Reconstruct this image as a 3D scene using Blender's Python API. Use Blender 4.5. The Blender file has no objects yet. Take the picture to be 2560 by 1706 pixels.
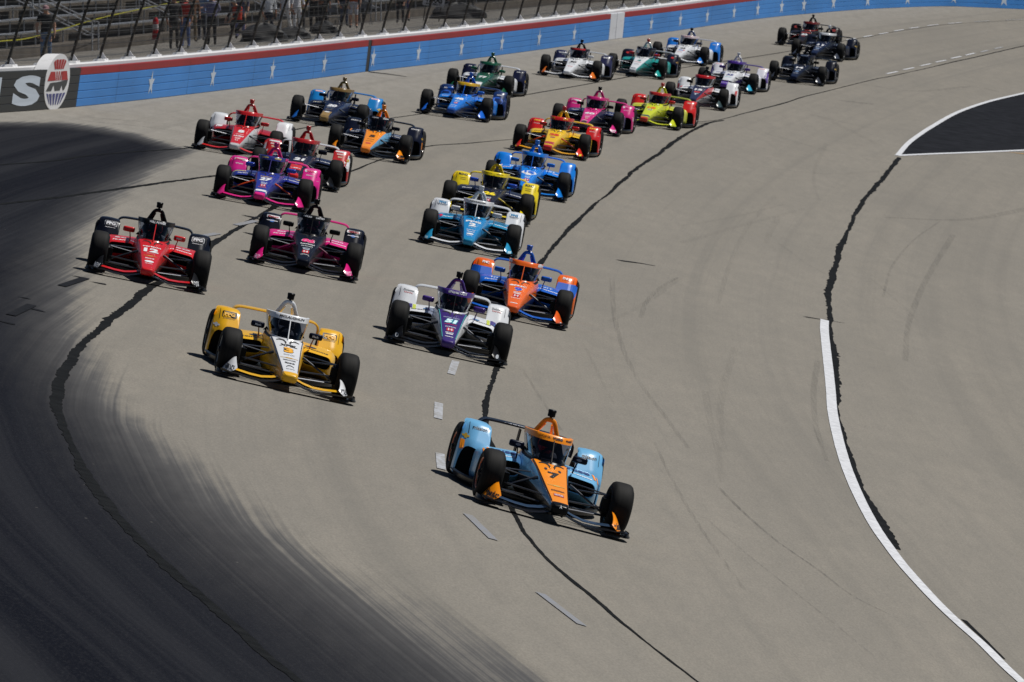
import bpy, bmesh, math, random
import numpy as np
from mathutils import Vector, Matrix
from mathutils.bvhtree import BVHTree
R = math.radians
random.seed(7); rng = np.random.default_rng(7)

# ------------------------------------------------------------------ camera, sky, sun, exposure
scn = bpy.context.scene
COL = scn.collection
cam_d = bpy.data.cameras.new('camera'); cam = bpy.data.objects.new('camera', cam_d); COL.objects.link(cam)
cam_d.sensor_width = 36.0; cam_d.lens = 302.3
cam.location = (0, 0, 0); cam.rotation_euler = (R(90 - 3.1), 0, 0)
cam_d.clip_start = 1.0; cam_d.clip_end = 6000
cam_d.dof.use_dof = True; cam_d.dof.focus_distance = 120.0; cam_d.dof.aperture_fstop = 12.0
scn.camera = cam
SUN = Vector((0.50, 0.20, 0.86)).normalized()
world = bpy.data.worlds.new('World'); scn.world = world; world.use_nodes = True
wn = world.node_tree.nodes; wl = world.node_tree.links
sky = wn.new('ShaderNodeTexSky'); sky.sky_type = 'NISHITA'; sky.sun_disc = False
sky.sun_elevation = math.asin(SUN.z); sky.sun_rotation = math.atan2(SUN.x, SUN.y)
sky.air_density = 0.7; sky.dust_density = 0.1
wn['Background'].inputs['Strength'].default_value = 0.05
wl.new(sky.outputs[0], wn['Background'].inputs['Color'])
sun_d = bpy.data.lights.new('sun', 'SUN'); sun = bpy.data.objects.new('sun', sun_d); COL.objects.link(sun)
sun_d.energy = 5.0; sun_d.angle = R(0.53); sun_d.color = (1.0, 0.965, 0.90)
sun.rotation_euler = SUN.to_track_quat('Z', 'Y').to_euler()
scn.view_settings.view_transform = 'Standard'; scn.view_settings.look = 'None'
scn.view_settings.exposure = -0.24; scn.view_settings.gamma = 1.0

# ------------------------------------------------------------------ helpers
def srgb(r, g, b):
    f = lambda c: (c/12.92 if c <= 0.04045 else ((c+0.055)/1.055)**2.4)
    return (f(r/255), f(g/255), f(b/255))

def new_mat(name):
    m = bpy.data.materials.new(name); m.use_nodes = True
    return m, m.node_tree.nodes, m.node_tree.links, m.node_tree.nodes['Principled BSDF']

MATS = {}
def paint(rgb, rough=0.30, coat=0.22, metal=0.0, grime=0.12, key=None):
    """car paint: colour with faint road grime in it"""
    k = ('paint', rgb, rough, coat, metal, grime)
    if k in MATS: return MATS[k]
    m, n, l, p = new_mat('paint'); c = srgb(*rgb)
    tc = n.new('ShaderNodeTexCoord'); nz = n.new('ShaderNodeTexNoise'); nz.inputs['Scale'].default_value = 7; nz.inputs['Detail'].default_value = 5
    l.new(tc.outputs['Object'], nz.inputs['Vector'])
    mr = n.new('ShaderNodeMapRange'); mr.inputs[1].default_value = 0.45; mr.inputs[2].default_value = 0.8
    mr.inputs[3].default_value = 0.0; mr.inputs[4].default_value = grime
    l.new(nz.outputs[0], mr.inputs[0])
    mx = n.new('ShaderNodeMix'); mx.data_type = 'RGBA'; mx.inputs[6].default_value = (*c, 1)
    mx.inputs[7].default_value = (c[0]*0.5+0.02, c[1]*0.5+0.02, c[2]*0.5+0.02, 1)
    l.new(mr.outputs[0], mx.inputs[0]); l.new(mx.outputs[2], p.inputs['Base Color'])
    p.inputs['Roughness'].default_value = rough; p.inputs['Metallic'].default_value = metal
    dk = max(c) < .06
    p.inputs['Specular IOR Level'].default_value = .10 if dk else .38
    p.inputs['Coat Weight'].default_value = coat*(.05 if dk else 1); p.inputs['Coat Roughness'].default_value = 0.12
    MATS[k] = m; return m

def plain(name, rgb, rough=0.6, metal=0.0, var=0.25, scale=6.0, lin=False, spec=0.5):
    """matt surface with uneven colour"""
    k = (name, rgb, rough, metal, var, scale)
    if k in MATS: return MATS[k]
    m, n, l, p = new_mat(name); c = rgb if lin else srgb(*rgb)
    tc = n.new('ShaderNodeTexCoord'); nz = n.new('ShaderNodeTexNoise'); nz.inputs['Scale'].default_value = scale; nz.inputs['Detail'].default_value = 6
    l.new(tc.outputs['Object'], nz.inputs['Vector'])
    mr = n.new('ShaderNodeMapRange'); mr.inputs[1].default_value = 0.3; mr.inputs[2].default_value = 0.7
    l.new(nz.outputs[0], mr.inputs[0])
    mx = n.new('ShaderNodeMix'); mx.data_type = 'RGBA'
    mx.inputs[6].default_value = (*[x*(1-var) for x in c], 1); mx.inputs[7].default_value = (*[min(1, x*(1+var)) for x in c], 1)
    l.new(mr.outputs[0], mx.inputs[0]); l.new(mx.outputs[2], p.inputs['Base Color'])
    p.inputs['Roughness'].default_value = rough; p.inputs['Metallic'].default_value = metal
    p.inputs['Specular IOR Level'].default_value = spec
    MATS[k] = m; return m

def decal_mat(rgb): return plain('print', rgb, rough=0.45, var=0.06)

class MB:
    """collects vertices and faces of one mesh"""
    def __init__(s): s.v = []; s.f = []; s.m = []
    def add(s, vs, fs, mi=0):
        o = len(s.v); s.v += [tuple(map(float, p)) for p in vs]
        s.f += [tuple(i+o for i in f) for f in fs]
        s.m += ([mi]*len(fs) if isinstance(mi, int) else list(mi)); return s
    def grid(s, P, cu=False, cv=False, mi=0):
        """P[i][j] points; quads; cu / cv close the i / j direction; mi int or function(i, j)"""
        nu, nv = len(P), len(P[0]); vs = [p for r in P for p in r]; fs = []; ms = []
        for i in range(nu if cu else nu-1):
            for j in range(nv if cv else nv-1):
                a, b = i, (i+1) % nu; c, d = j, (j+1) % nv
                fs.append((a*nv+c, a*nv+d, b*nv+d, b*nv+c)); ms.append(mi if isinstance(mi, int) else mi(i, j))
        return s.add(vs, fs, ms)
    def cap(s, ring, mi=0, flip=False):
        n = len(ring); c = np.mean(np.array(ring), 0)
        fs = [((i, (i+1) % n, n) if not flip else ((i+1) % n, i, n)) for i in range(n)]
        return s.add(list(ring)+[c], fs, mi)
    def box(s, lo, hi, mi=0):
        x0, y0, z0 = lo; x1, y1, z1 = hi
        vs = [(x0,y0,z0),(x1,y0,z0),(x1,y1,z0),(x0,y1,z0),(x0,y0,z1),(x1,y0,z1),(x1,y1,z1),(x0,y1,z1)]
        return s.add(vs, [(0,3,2,1),(4,5,6,7),(0,1,5,4),(1,2,6,5),(2,3,7,6),(3,0,4,7)], mi)
    def tube(s, path, r, n=8, closed=False, mi=0, flat=1.0, caps=True):
        """round (or flattened by flat) tube along path; r number or list"""
        P = [Vector(p) for p in path]; N = len(P); rings = []
        up = Vector((0, 0, 1)); 
        for i in range(N):
            t = (P[(i+1) % N]-P[i-1]) if closed else (P[min(i+1, N-1)]-P[max(i-1, 0)])
            t.normalize(); u = up if abs(t.z) < 0.95 else Vector((0, 1, 0))
            a = t.cross(u).normalized(); b = a.cross(t).normalized()
            rr = r[i] if isinstance(r, (list, tuple)) else r
            rings.append([P[i]+a*math.cos(q)*rr+b*math.sin(q)*rr*flat for q in [2*math.pi*k/n for k in range(n)]])
        s.grid(rings, cu=closed, cv=True, mi=mi)
        if caps and not closed: s.cap(rings[0], mi, True); s.cap(rings[-1], mi)
        return s
    def lathe(s, prof, axis='x', n=28, mi=0, c=(0, 0, 0)):
        """prof: list of (along axis, radius)"""
        rings = []
        for a, r in prof:
            ring = []
            for k in range(n):
                q = 2*math.pi*k/n; u, w = r*math.cos(q), r*math.sin(q)
                p = (a, u, w) if axis == 'x' else ((u, a, w) if axis == 'y' else (u, w, a))
                ring.append((p[0]+c[0], p[1]+c[1], p[2]+c[2]))
            rings.append(ring)
        return s.grid(rings, cv=True, mi=mi)
    def mesh(s, name, nm=1, sharp=35, smooth=True, fix=True):
        me = bpy.data.meshes.new(name); me.from_pydata(s.v, [], s.f); me.update()
        me.polygons.foreach_set('material_index', s.m)
        if fix:
            bm = bmesh.new(); bm.from_mesh(me); bmesh.ops.remove_doubles(bm, verts=bm.verts, dist=1e-5)
            bmesh.ops.recalc_face_normals(bm, faces=bm.faces); bm.to_mesh(me); bm.free()
        if smooth:
            me.polygons.foreach_set('use_smooth', [True]*len(me.polygons)); me.set_sharp_from_angle(angle=R(sharp))
        for i in range(nm): me.materials.append(None)
        return me

def link(name, me, mats=None, parent=None, loc=None, rot=None, kind=None):
    o = bpy.data.objects.new(name, me); COL.objects.link(o)
    if parent is not None: o.parent = parent
    if loc is not None: o.location = loc
    if rot is not None: o.rotation_euler = rot
    if mats:
        if not isinstance(mats, (list, tuple)): mats = [mats]
        while len(me.materials) < len(mats): me.materials.append(None)
        for i, m in enumerate(mats):
            o.material_slots[i].link = 'OBJECT'; o.material_slots[i].material = m
    if kind: o['kind'] = kind
    return o
def empty(name, mat=None, loc=None):
    o = bpy.data.objects.new(name, None); COL.objects.link(o); o.empty_display_size = 0.3
    if mat is not None: o.matrix_world = mat
    if loc is not None: o.location = loc
    return o
def tag(o, label, cat, group=None):
    o['label'] = label; o['category'] = cat
    if group: o['group'] = group
    return o
def crom(pts, n):
    """Catmull-Rom through the rows of pts, n samples for each span"""
    P = np.array(pts, float); P = np.vstack([2*P[0]-P[1], P, 2*P[-1]-P[-2]]); out = []
    for i in range(1, len(P)-2):
        for k in range(n):
            t = k/n; a, b, c, d = P[i-1], P[i], P[i+1], P[i+2]
            out.append(0.5*((2*b)+(c-a)*t+(2*a-5*b+4*c-d)*t*t+(3*b-a-3*c+d)*t**3))
    out.append(P[-2]); return np.array(out)
def resample(P, step):
    P = np.array(P, float); s = np.r_[0, np.cumsum(np.linalg.norm(np.diff(P, axis=0), axis=1))]
    n = max(2, int(s[-1]/step)+1); q = np.linspace(0, s[-1], n)
    return np.stack([np.interp(q, s, P[:, i]) for i in range(P.shape[1])], 1)

# lettering: outlines of Blender's own font, made bold, as flat meshes of height 1 centred on 0
TXT = {}
def text_mesh(s, bold=0.02, shear=0.0):
    k = (s, bold, shear)
    if k in TXT: return TXT[k]
    cu = bpy.data.curves.new('lettering', 'FONT'); cu.body = s; cu.offset = bold; cu.shear = shear; cu.resolution_u = 3
    o = bpy.data.objects.new('lettering', cu); COL.objects.link(o)
    me = o.evaluated_get(bpy.context.evaluated_depsgraph_get()).to_mesh()
    v = np.array([p.co[:2] for p in me.vertices]); f = [tuple(p.vertices) for p in me.polygons]
    lo, hi = v.min(0), v.max(0); v = (v-(lo+hi)/2)/(hi[1]-lo[1])
    bpy.data.objects.remove(o); bpy.data.curves.remove(cu)
    TXT[k] = (v, f, (hi[0]-lo[0])/(hi[1]-lo[1])); return TXT[k]

# ------------------------------------------------------------------ the banked track surface
ZC = [-7.5007, 1.6434, 0.6225, -0.2466, 0.2688, -0.3465, -1.6907, 1.1749, -0.616, 0.2096, -0.0544, 0.3216, -0.1379, 0.2818, -0.179, 0.1552, -0.2832, -0.0239, 0.045, -0.0643, 0.0781]
def zpoly(x, y):
    t = (y-200)/150.0; q = x/10.0; r = 0.0; i0 = 0
    for j in range(4):
        for i in range(6):
            if i+j <= 6: r = r+ZC[i0]*t**i*q**j; i0 += 1
    return r
def zs(x, y):
    """height of the track; outside the fitted part it goes on with the slope at its edge and flattens out"""
    yc = min(max(y, 76.0), 400.0); xl = -0.061*yc-1.0; xr = 0.061*yc+1.0
    if yc > 200: xl = max(xl, -13.5)
    if yc > 330: xl = max(xl, -13.5+(yc-330)*0.2)
    xc = min(max(x, xl), xr); z = zpoly(xc, yc)
    if x > xr:
        g = (zpoly(xr, yc)-zpoly(xr-0.5, yc))/0.5; z += g*9*(1-math.exp(-(x-xr)/9))
    if x < xl:
        g = (zpoly(xl+0.5, yc)-zpoly(xl, yc))/0.5; z += g*9*(math.exp(-(xl-x)/9)-1)
    return z
def nrm(x, y):
    e = 0.3
    return Vector((-(zs(x+e, y)-zs(x-e, y))/(2*e), -(zs(x, y+e)-zs(x, y-e))/(2*e), 1)).normalized()
def on(x, y, h=0.0):
    n = nrm(x, y); return Vector((x, y, zs(x, y)))+n*h

# ------------------------------------------------------------------ track, seams and painted lines
SEAM_IN = [(2.6,89.5),(2.0,93.12),(1.75,94.58),(1.48,96.18),(1.19,98.24),(0.89,100.61),(0.64,102.5),(0.39,104.61),(0.21,106.84),(0.02,110.36),(-0.22,116.76),(-0.35,123.25),(-0.38,126.93),(-0.36,130.95),(-0.31,136.4),(-0.26,139.35),(-0.09,148.86),(0.11,158.79),(0.56,172.97),(0.86,180.56),(1.18,188.68),(1.7,198.9),(2.38,210.33),(3.08,222.55),(4.0,237.02),(4.99,250.56),(5.92,260.91),(6.51,265.0)]
SEAM_FAR = [(5.35,260.07),(6.18,263.85),(6.59,266.38),(7.36,272.27),(8.41,279.82),(9.25,286.01),(9.92,291.43),(11.33,300.94),(13.23,313.4),(13.84,316.6),(15.33,325.34),(17.11,335.95),(18.95,346.27),(21.43,360.02),(25.5,381.0)]
SEAM_OUT = [(-1.2,75.5),(-1.96,79.18),(-2.42,81.41),(-2.99,84.7),(-3.38,86.95),(-3.77,89.43),(-4.34,93.35),(-4.84,97.69),(-5.26,102.61),(-5.76,108.59),(-5.93,112.55),(-6.05,117.52),(-6.15,124.26),(-6.07,132.12),(-5.88,142.17),(-5.56,157.49),(-5.3,167.15),(-4.91,177.3),(-4.38,189.52),(-3.8,199.27),(-3.23,207.93),(-2.24,219.7),(-1.1,226.1),(0.04,232.46),(2.14,244.1),(3.55,251.67),(4.8,257.24),(5.94,261.53)]
SEAM_L2 = [(-11.2,146),(-9.72,157.82),(-9.52,159.77),(-8.98,164.69),(-8.11,172.96),(-7.34,179.78),(-6.41,187.25),(-5.33,196.29),(-4.4,203.5)]
SEAM_L1 = [(-12,166),(-9.86,180.86),(-9.3,186.33),(-8.53,192.23),(-7.43,199.41),(-6.49,208.08),(-5.67,216.93),(-4.75,225.12),(-3.39,234.0),(-2.51,240.52),(-0.98,253.45),(0.86,267.89),(3.7,288.39),(5.88,302.96),(8.45,318.6),(10.8,332.12),(13.59,348.73),(14.7,354.81),(16.16,363.44),(17.41,369.57),(18.78,375.85),(20.09,380.35),(21.81,385.27),(23.12,388.48),(27,396)]
CRACK = [(11.55,256.8),(10.6,245.34),(9.77,234.32),(8.85,221.62),(7.96,207.14),(7.39,196.36),(6.82,184.12),(6.45,174.9)]
EDGE_L = [(6.28,175.0),(6.15,171.56),(5.99,166.23),(5.83,160.72),(5.64,154.4),(5.46,148.72),(5.33,143.06),(5.24,137.87),(5.2,133.93),(5.19,129.55),(5.22,125.56),(5.29,122.59),(5.37,120.15),(5.48,117.92),(5.64,115.22),(5.82,113.01),(6.01,111.07),(6.17,108.89),(6.32,107.27),(6.9,101.5)]
WALL_PTS = [(-9.0,55),(-12.6,75),(-15.2,100),(-16.4,125),(-16.4,150),(-15.3,175),(-13.6,192),(-12.09,203.02),(-10.79,213.34),(-8.2,236.5),(-5.12,262.37),(-4.53,267.07),(-2.24,283.52),(0.12,300.54),(3.6,324.03),(4.18,327.8),(6.69,343.2),(9.13,358.25),(11.57,370.91),(13.55,379.05),(15.25,385.84),(16.95,391.26),(18.66,396.14),(20.36,400.02),(22.05,403.12),(24.2,406.72),(28,412),(34,419),(44,428)]
WALL = crom(WALL_PTS, 8)
# smooth the traced foot of the wall a little
for _ in range(12): WALL[1:-1] = (WALL[:-2]+2*WALL[1:-1]+WALL[2:])/4
WALL = resample(WALL, 0.8)
def xwall(y): return float(np.interp(y, WALL[:, 1], WALL[:, 0]))
_ref = np.array(SEAM_IN+SEAM_FAR[3:])
_rp = np.polyfit(_ref[:, 1]-220, _ref[:, 0], 4)
def xref(y):
    yc = min(max(y, 96), 385); d = (np.polyval(_rp, yc+.5-220)-np.polyval(_rp, yc-.5-220))
    return float(np.polyval(_rp, yc-220)+(y-yc)*(d if y > yc else -0.19))
_so = np.array([(1.6,62),(0.3,68)]+SEAM_OUT[:20])
def lane_v(x, y):
    xi = xref(y); y2 = min(y, 198.0); xo = xi-(xref(y2)-float(np.interp(y2, _so[:, 1], _so[:, 0])))
    return (x-xi)/(xi-xo)*5.8

# grip compound laid on the outer lanes: dark band between these lines
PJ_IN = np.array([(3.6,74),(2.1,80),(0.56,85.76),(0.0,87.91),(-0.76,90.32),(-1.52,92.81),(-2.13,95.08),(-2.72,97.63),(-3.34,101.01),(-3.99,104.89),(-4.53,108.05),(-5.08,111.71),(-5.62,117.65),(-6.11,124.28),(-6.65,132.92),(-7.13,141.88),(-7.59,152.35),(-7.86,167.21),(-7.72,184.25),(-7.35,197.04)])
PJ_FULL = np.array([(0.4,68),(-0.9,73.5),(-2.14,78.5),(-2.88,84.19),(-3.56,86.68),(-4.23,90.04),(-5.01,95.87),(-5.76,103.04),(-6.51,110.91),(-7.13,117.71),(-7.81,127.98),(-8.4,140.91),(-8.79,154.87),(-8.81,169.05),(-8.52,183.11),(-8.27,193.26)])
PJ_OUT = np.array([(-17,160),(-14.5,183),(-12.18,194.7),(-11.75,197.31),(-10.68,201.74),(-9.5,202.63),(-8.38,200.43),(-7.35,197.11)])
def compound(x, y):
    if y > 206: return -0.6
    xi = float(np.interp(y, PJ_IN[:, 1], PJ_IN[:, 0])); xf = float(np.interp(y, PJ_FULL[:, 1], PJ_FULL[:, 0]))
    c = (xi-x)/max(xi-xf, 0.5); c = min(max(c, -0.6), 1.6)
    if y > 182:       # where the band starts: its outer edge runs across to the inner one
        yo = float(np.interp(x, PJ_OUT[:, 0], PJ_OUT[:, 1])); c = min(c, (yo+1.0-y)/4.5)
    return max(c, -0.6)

ys = np.r_[np.arange(50, 75, 2.5), np.arange(75, 210, 0.9), np.arange(210, 432, 1.8)]
P = []; UV = []; CP = []
for y in ys:
    xw = xwall(y)-0.9; xr0 = xref(y)+9
    xs = np.r_[np.linspace(xw, xr0, 64), xr0+np.array([0.6,1.3,2.2,3.3,4.6,6.2,8,10,13,17,22,28,36,46,60])]
    for x in xs:
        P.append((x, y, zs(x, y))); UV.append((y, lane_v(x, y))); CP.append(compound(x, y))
nx = 64+15; ny = len(ys)
F = [(i*nx+j, i*nx+j+1, (i+1)*nx+j+1, (i+1)*nx+j) for i in range(ny-1) for j in range(nx-1)]
me = bpy.data.meshes.new('track'); me.from_pydata(P, [], F); me.update()
me.polygons.foreach_set('use_smooth', [True]*len(F))
uvl = me.uv_layers.new(name='lane'); li = np.zeros(len(me.loops), int); me.loops.foreach_get('vertex_index', li)
uvl.data.foreach_set('uv', np.array(UV, float)[li].ravel())
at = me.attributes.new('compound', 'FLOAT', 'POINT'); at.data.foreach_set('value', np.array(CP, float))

def node_noise(n, l, vec, scale, detail=4, rough=0.55):
    t = n.new('ShaderNodeTexNoise'); t.inputs['Scale'].default_value = scale; t.inputs['Detail'].default_value = detail
    t.inputs['Roughness'].default_value = rough; l.new(vec, t.inputs['Vector']); return t.outputs[0]
def node_map(n, l, v, a, b, c, d):
    t = n.new('ShaderNodeMapRange'); l.new(v, t.inputs[0])
    for i, q in enumerate((a, b, c, d)): t.inputs[i+1].default_value = q
    return t.outputs[0]
def node_mix(n, l, fac, a, b, mode='MIX'):
    t = n.new('ShaderNodeMix'); t.data_type = 'RGBA'; t.blend_type = mode
    for sock, q in ((t.inputs[0], fac), (t.inputs[6], a), (t.inputs[7], b)):
        if hasattr(q, 'is_output'): l.new(q, sock)
        else: sock.default_value = q if not isinstance(q, tuple) else (*q, 1)
    return t.outputs[2]
def node_math(n, l, op, a, b=0.0):
    t = n.new('ShaderNodeMath'); t.operation = op
    for sock, q in ((t.inputs[0], a), (t.inputs[1], b)):
        if hasattr(q, 'is_output'): l.new(q, sock)
        else: sock.default_value = q
    return t.outputs[0]
def scaled(n, l, vec, s):
    t = n.new('ShaderNodeMapping'); t.inputs['Scale'].default_value = s; l.new(vec, t.inputs['Vector']); return t.outputs[0]

def track_material():
    m, n, l, p = new_mat('track_asphalt')
    tc = n.new('ShaderNodeTexCoord'); ob = tc.outputs['Object']
    uv = n.new('ShaderNodeUVMap'); uv.uv_map = 'lane'; uv = uv.outputs[0]
    at = n.new('ShaderNodeAttribute'); at.attribute_name = 'compound'
    streak = node_noise(n, l, scaled(n, l, uv, (0.004, 1.5, 1)), 1.0, 5, 0.5)
    fine = node_noise(n, l, scaled(n, l, uv, (0.012, 13.0, 1)), 1.0, 5, 0.6)
    blot = node_noise(n, l, scaled(n, l, ob, (0.5, 0.07, 0.5)), 1.0, 5, 0.6)
    grain = node_noise(n, l, scaled(n, l, ob, (34, 8, 34)), 1.0, 3, 0.7)
    mott = node_noise(n, l, scaled(n, l, ob, (3.2, 0.5, 3.2)), 1.0, 4, 0.6)
    base = node_mix(n, l, node_map(n, l, blot, 0.3, 0.7, 0, 1), (0.224, 0.208, 0.181), (0.270, 0.247, 0.212))
    lanes = node_noise(n, l, scaled(n, l, uv, (0.0012, 0.55, 1)), 1.0, 3, 0.5)
    base = node_mix(n, l, node_map(n, l, lanes, .35, .65, 0, .5), base, (0.252, 0.234, 0.206))
    patch = node_noise(n, l, scaled(n, l, ob, (.22, .035, .22)), 1.0, 3, .5)
    base = node_mix(n, l, node_map(n, l, patch, .5, .68, 0, .35), base, (0.185, 0.174, 0.158))
    sx = n.new('ShaderNodeSeparateXYZ'); l.new(uv, sx.inputs[0])
    base = node_mix(n, l, node_map(n, l, sx.outputs[1], -6.5, -10.5, 0, .75), base, (0.30, 0.285, 0.26))
    base = node_mix(n, l, node_map(n, l, mott, 0.35, 0.7, 0, 0.5), base, (0.2, 0.188, 0.167))
    base = node_mix(n, l, node_map(n, l, streak, 0.52, 0.74, 0, 0.3), base, (0.13, 0.126, 0.118))
    base = node_mix(n, l, node_map(n, l, fine, 0.52, 0.8, 0, 0.22), base, (0.15, 0.145, 0.135))
    base = node_mix(n, l, node_map(n, l, grain, 0.35, 0.65, 0, 0.34), base, (0.10, 0.095, 0.085))
    # dark compound, wiped along the lane
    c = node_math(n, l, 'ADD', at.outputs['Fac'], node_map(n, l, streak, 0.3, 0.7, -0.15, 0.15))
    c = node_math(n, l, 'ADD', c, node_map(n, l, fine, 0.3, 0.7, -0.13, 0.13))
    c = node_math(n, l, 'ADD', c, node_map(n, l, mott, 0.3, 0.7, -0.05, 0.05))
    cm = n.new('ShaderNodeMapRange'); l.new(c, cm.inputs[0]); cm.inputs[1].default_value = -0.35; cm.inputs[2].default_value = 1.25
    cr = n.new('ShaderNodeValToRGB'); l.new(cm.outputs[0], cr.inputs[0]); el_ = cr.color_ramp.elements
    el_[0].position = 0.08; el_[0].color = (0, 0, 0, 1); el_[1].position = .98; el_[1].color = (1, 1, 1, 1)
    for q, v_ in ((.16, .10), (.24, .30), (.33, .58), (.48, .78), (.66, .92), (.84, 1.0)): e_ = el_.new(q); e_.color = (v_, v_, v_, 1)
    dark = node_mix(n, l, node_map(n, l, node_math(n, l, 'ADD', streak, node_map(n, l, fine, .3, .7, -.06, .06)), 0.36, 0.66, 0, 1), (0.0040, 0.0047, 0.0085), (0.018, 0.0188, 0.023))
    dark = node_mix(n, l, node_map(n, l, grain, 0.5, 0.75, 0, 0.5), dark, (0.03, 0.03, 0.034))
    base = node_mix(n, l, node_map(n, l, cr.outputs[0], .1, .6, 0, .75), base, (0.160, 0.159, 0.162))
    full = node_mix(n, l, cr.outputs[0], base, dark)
    # scattered light specks
    vo = n.new('ShaderNodeTexVoronoi'); vo.inputs['Scale'].default_value = 1.0; l.new(scaled(n, l, ob, (1.6, 0.5, 1.6)), vo.inputs['Vector'])
    sp = node_map(n, l, vo.outputs['Distance'], 0.0, 0.035, 0.5, 0.0)
    full = node_mix(n, l, sp, full, (0.2, 0.19, 0.17))
    l.new(full, p.inputs['Base Color'])
    p.inputs['Roughness'].default_value = 0.9; p.inputs['Specular IOR Level'].default_value = 0.04
    bp = n.new('ShaderNodeBump'); bp.inputs['Strength'].default_value = 0.25; bp.inputs['Distance'].default_value = 0.01
    l.new(grain, bp.inputs['Height']); l.new(bp.outputs[0], p.inputs['Normal'])
    return m
track = link('track', me, track_material(), kind='structure')
track['label'] = 'banked grey asphalt race track with dark compound on the outer lanes'

def ribbon(name, path, w0, w1=None, mat=None, h=0.006, jit=0.0, step=0.3, off=0.0, parent=track, lowf=0.0):
    """sheet along a plan curve; width w0..w1, ragged by jit"""
    C = resample(crom(path, 10), step); N = len(C); w1 = w0 if w1 is None else w1
    T = np.gradient(C, axis=0); T /= np.linalg.norm(T, axis=1)[:, None]; Nn = np.stack([T[:, 1], -T[:, 0]], 1)
    W = np.linspace(w0, w1, N)
    def walk():
        a = rng.normal(0, 1, N); b = np.convolve(rng.normal(0, 1, N+24), np.ones(25)/25**.5, 'valid')[:N]; c_ = np.convolve(rng.normal(0, 1, N+90), np.ones(91)/91**.5, 'valid')[:N]; return a*0.28*np.clip(.5+c_, .08, 1.4)+b*0.55+c_*.45
    l_ = W/2*(1+jit*walk()); r_ = W/2*(1+jit*walk()); mid = np.convolve(rng.normal(0, 1, N+60), np.ones(61)/61**.5, 'valid')[:N]*lowf
    vs = []
    for i in range(N):
        for s_ in (-l_[i], r_[i]):
            q = C[i]+Nn[i]*(s_+mid[i]+off); vs.append(on(q[0], q[1], h))
    fs = [(2*i, 2*i+1, 2*i+3, 2*i+2) for i in range(N-1)]
    me = MB().add(vs, fs).mesh(name, 1, smooth=False, fix=False)
    return link(name, me, mat, parent)

tar = plain('tar', (0.0075, 0.0078, 0.008), rough=0.8, var=0.5, scale=3, lin=True, spec=0.05)
white_line = plain('line_paint', (0.56, 0.57, 0.60), rough=0.7, var=0.2, scale=9, lin=True)
def worn_paint(col, lo, hi):
    m, n, l, p = new_mat('worn_paint'); tc = n.new('ShaderNodeTexCoord')
    nz = node_noise(n, l, scaled(n, l, tc.outputs['Object'], (9, 2.5, 9)), 1.0, 5, 0.65)
    l.new(node_mix(n, l, node_map(n, l, nz, lo, hi, 0, 1), (0.2, 0.19, 0.17), col), p.inputs['Base Color'])
    p.inputs['Roughness'].default_value = 0.7; return m
dash_mat = worn_paint((0.37, 0.385, 0.42), 0.3, 0.6)
grey_dash = worn_paint((0.20, 0.21, 0.24), 0.25, 0.6)
dark_dash = plain('tar_patch', (0.012, 0.0125, 0.015), rough=0.8, var=0.3, lin=True, spec=0.05)

ribbon('tar_seam', SEAM_IN, 0.085, 0.105, tar, jit=0.5, step=0.22, lowf=0.02)
ribbon('tar_seam', SEAM_FAR, 0.07, 0.09, tar, jit=0.45, step=0.4, lowf=0.015)
ribbon('tar_seam', SEAM_OUT[:20], 0.13, 0.15, tar, jit=0.45, step=0.22, lowf=0.025)
ribbon('tar_seam', SEAM_OUT[19:], 0.06, 0.03, tar, jit=0.4, step=0.3, lowf=0.012)
ribbon('tar_seam', SEAM_L2, 0.10, 0.08, tar, jit=0.5, step=0.3, lowf=0.02)
ribbon('tar_seam', SEAM_L1, 0.07, 0.05, tar, jit=0.4, step=0.4, lowf=0.01)
ribbon('tar_seam', CRACK, 0.11, 0.14, tar, jit=0.5, step=0.25, lowf=0.03)
ribbon('tar_seam', [(x+0.21, y) for x, y in EDGE_L[:12]], 0.17, 0.10, tar, jit=0.7, step=0.25, lowf=0.015)
ribbon('tar_seam', [(5.84+0.17, 114.0), (6.01+.16, 112.0), (6.17+.15, 110.0)], 0.10, 0.05, tar, jit=0.3, step=0.25)
ribbon('edge_line', EDGE_L, 0.175, 0.175, white_line, h=0.012, jit=0.03, step=0.4, off=-0.09)
# painted dashes along the lanes
for a, b in [((-0.91,138.55),(-0.96,134.99)), ((-1.09,127.56),(-1.07,124.08)), ((-0.98,117.1),(-0.94,114.17)), ((-0.56,107.43),(-0.23,104.49)), ((0.32,98.48),(0.78,95.78))]:
    ribbon('lane_dash', [a, ((a[0]+b[0])/2, (a[1]+b[1])/2), b], 0.12, 0.12, dash_mat if a[1] > 110 else grey_dash, h=0.011, jit=0.05, step=0.3)
F2 = [(14.01,319.0),(14.56,322.2),(14.89,324.46),(15.42,327.46),(15.78,329.8),(16.32,332.81),(16.62,334.9),(17.17,337.79),(17.49,340.05),(18.04,343.1),(18.3,344.65),(18.82,347.63),(19.15,349.31),(19.62,351.9),(19.97,353.93),(20.45,356.52)]
F1 = [(13.65,349.35),(14.11,351.86),(14.53,354.27),(15.0,356.78),(15.39,359.13),(15.85,361.45),(16.22,363.9),(16.73,366.48),(17.09,368.58),(17.61,370.99),(18.09,373.5),(18.69,375.86),(19.21,378.06),(19.95,380.45),(20.62,382.53),(21.43,384.98),(22.24,387.05),(23.16,389.26)]
for Q, o in ((F2, -0.12), (F1, -0.06)):
    for i in range(0, len(Q)-1, 2):
        a, b = Q[i], Q[i+1]
        ribbon('lane_dash', [a, ((a[0]+b[0])/2, (a[1]+b[1])/2), b], 0.10, 0.10, white_line if i < len(Q)-5 else dash_mat, h=0.012, jit=0.04, step=0.4, off=o)
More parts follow.
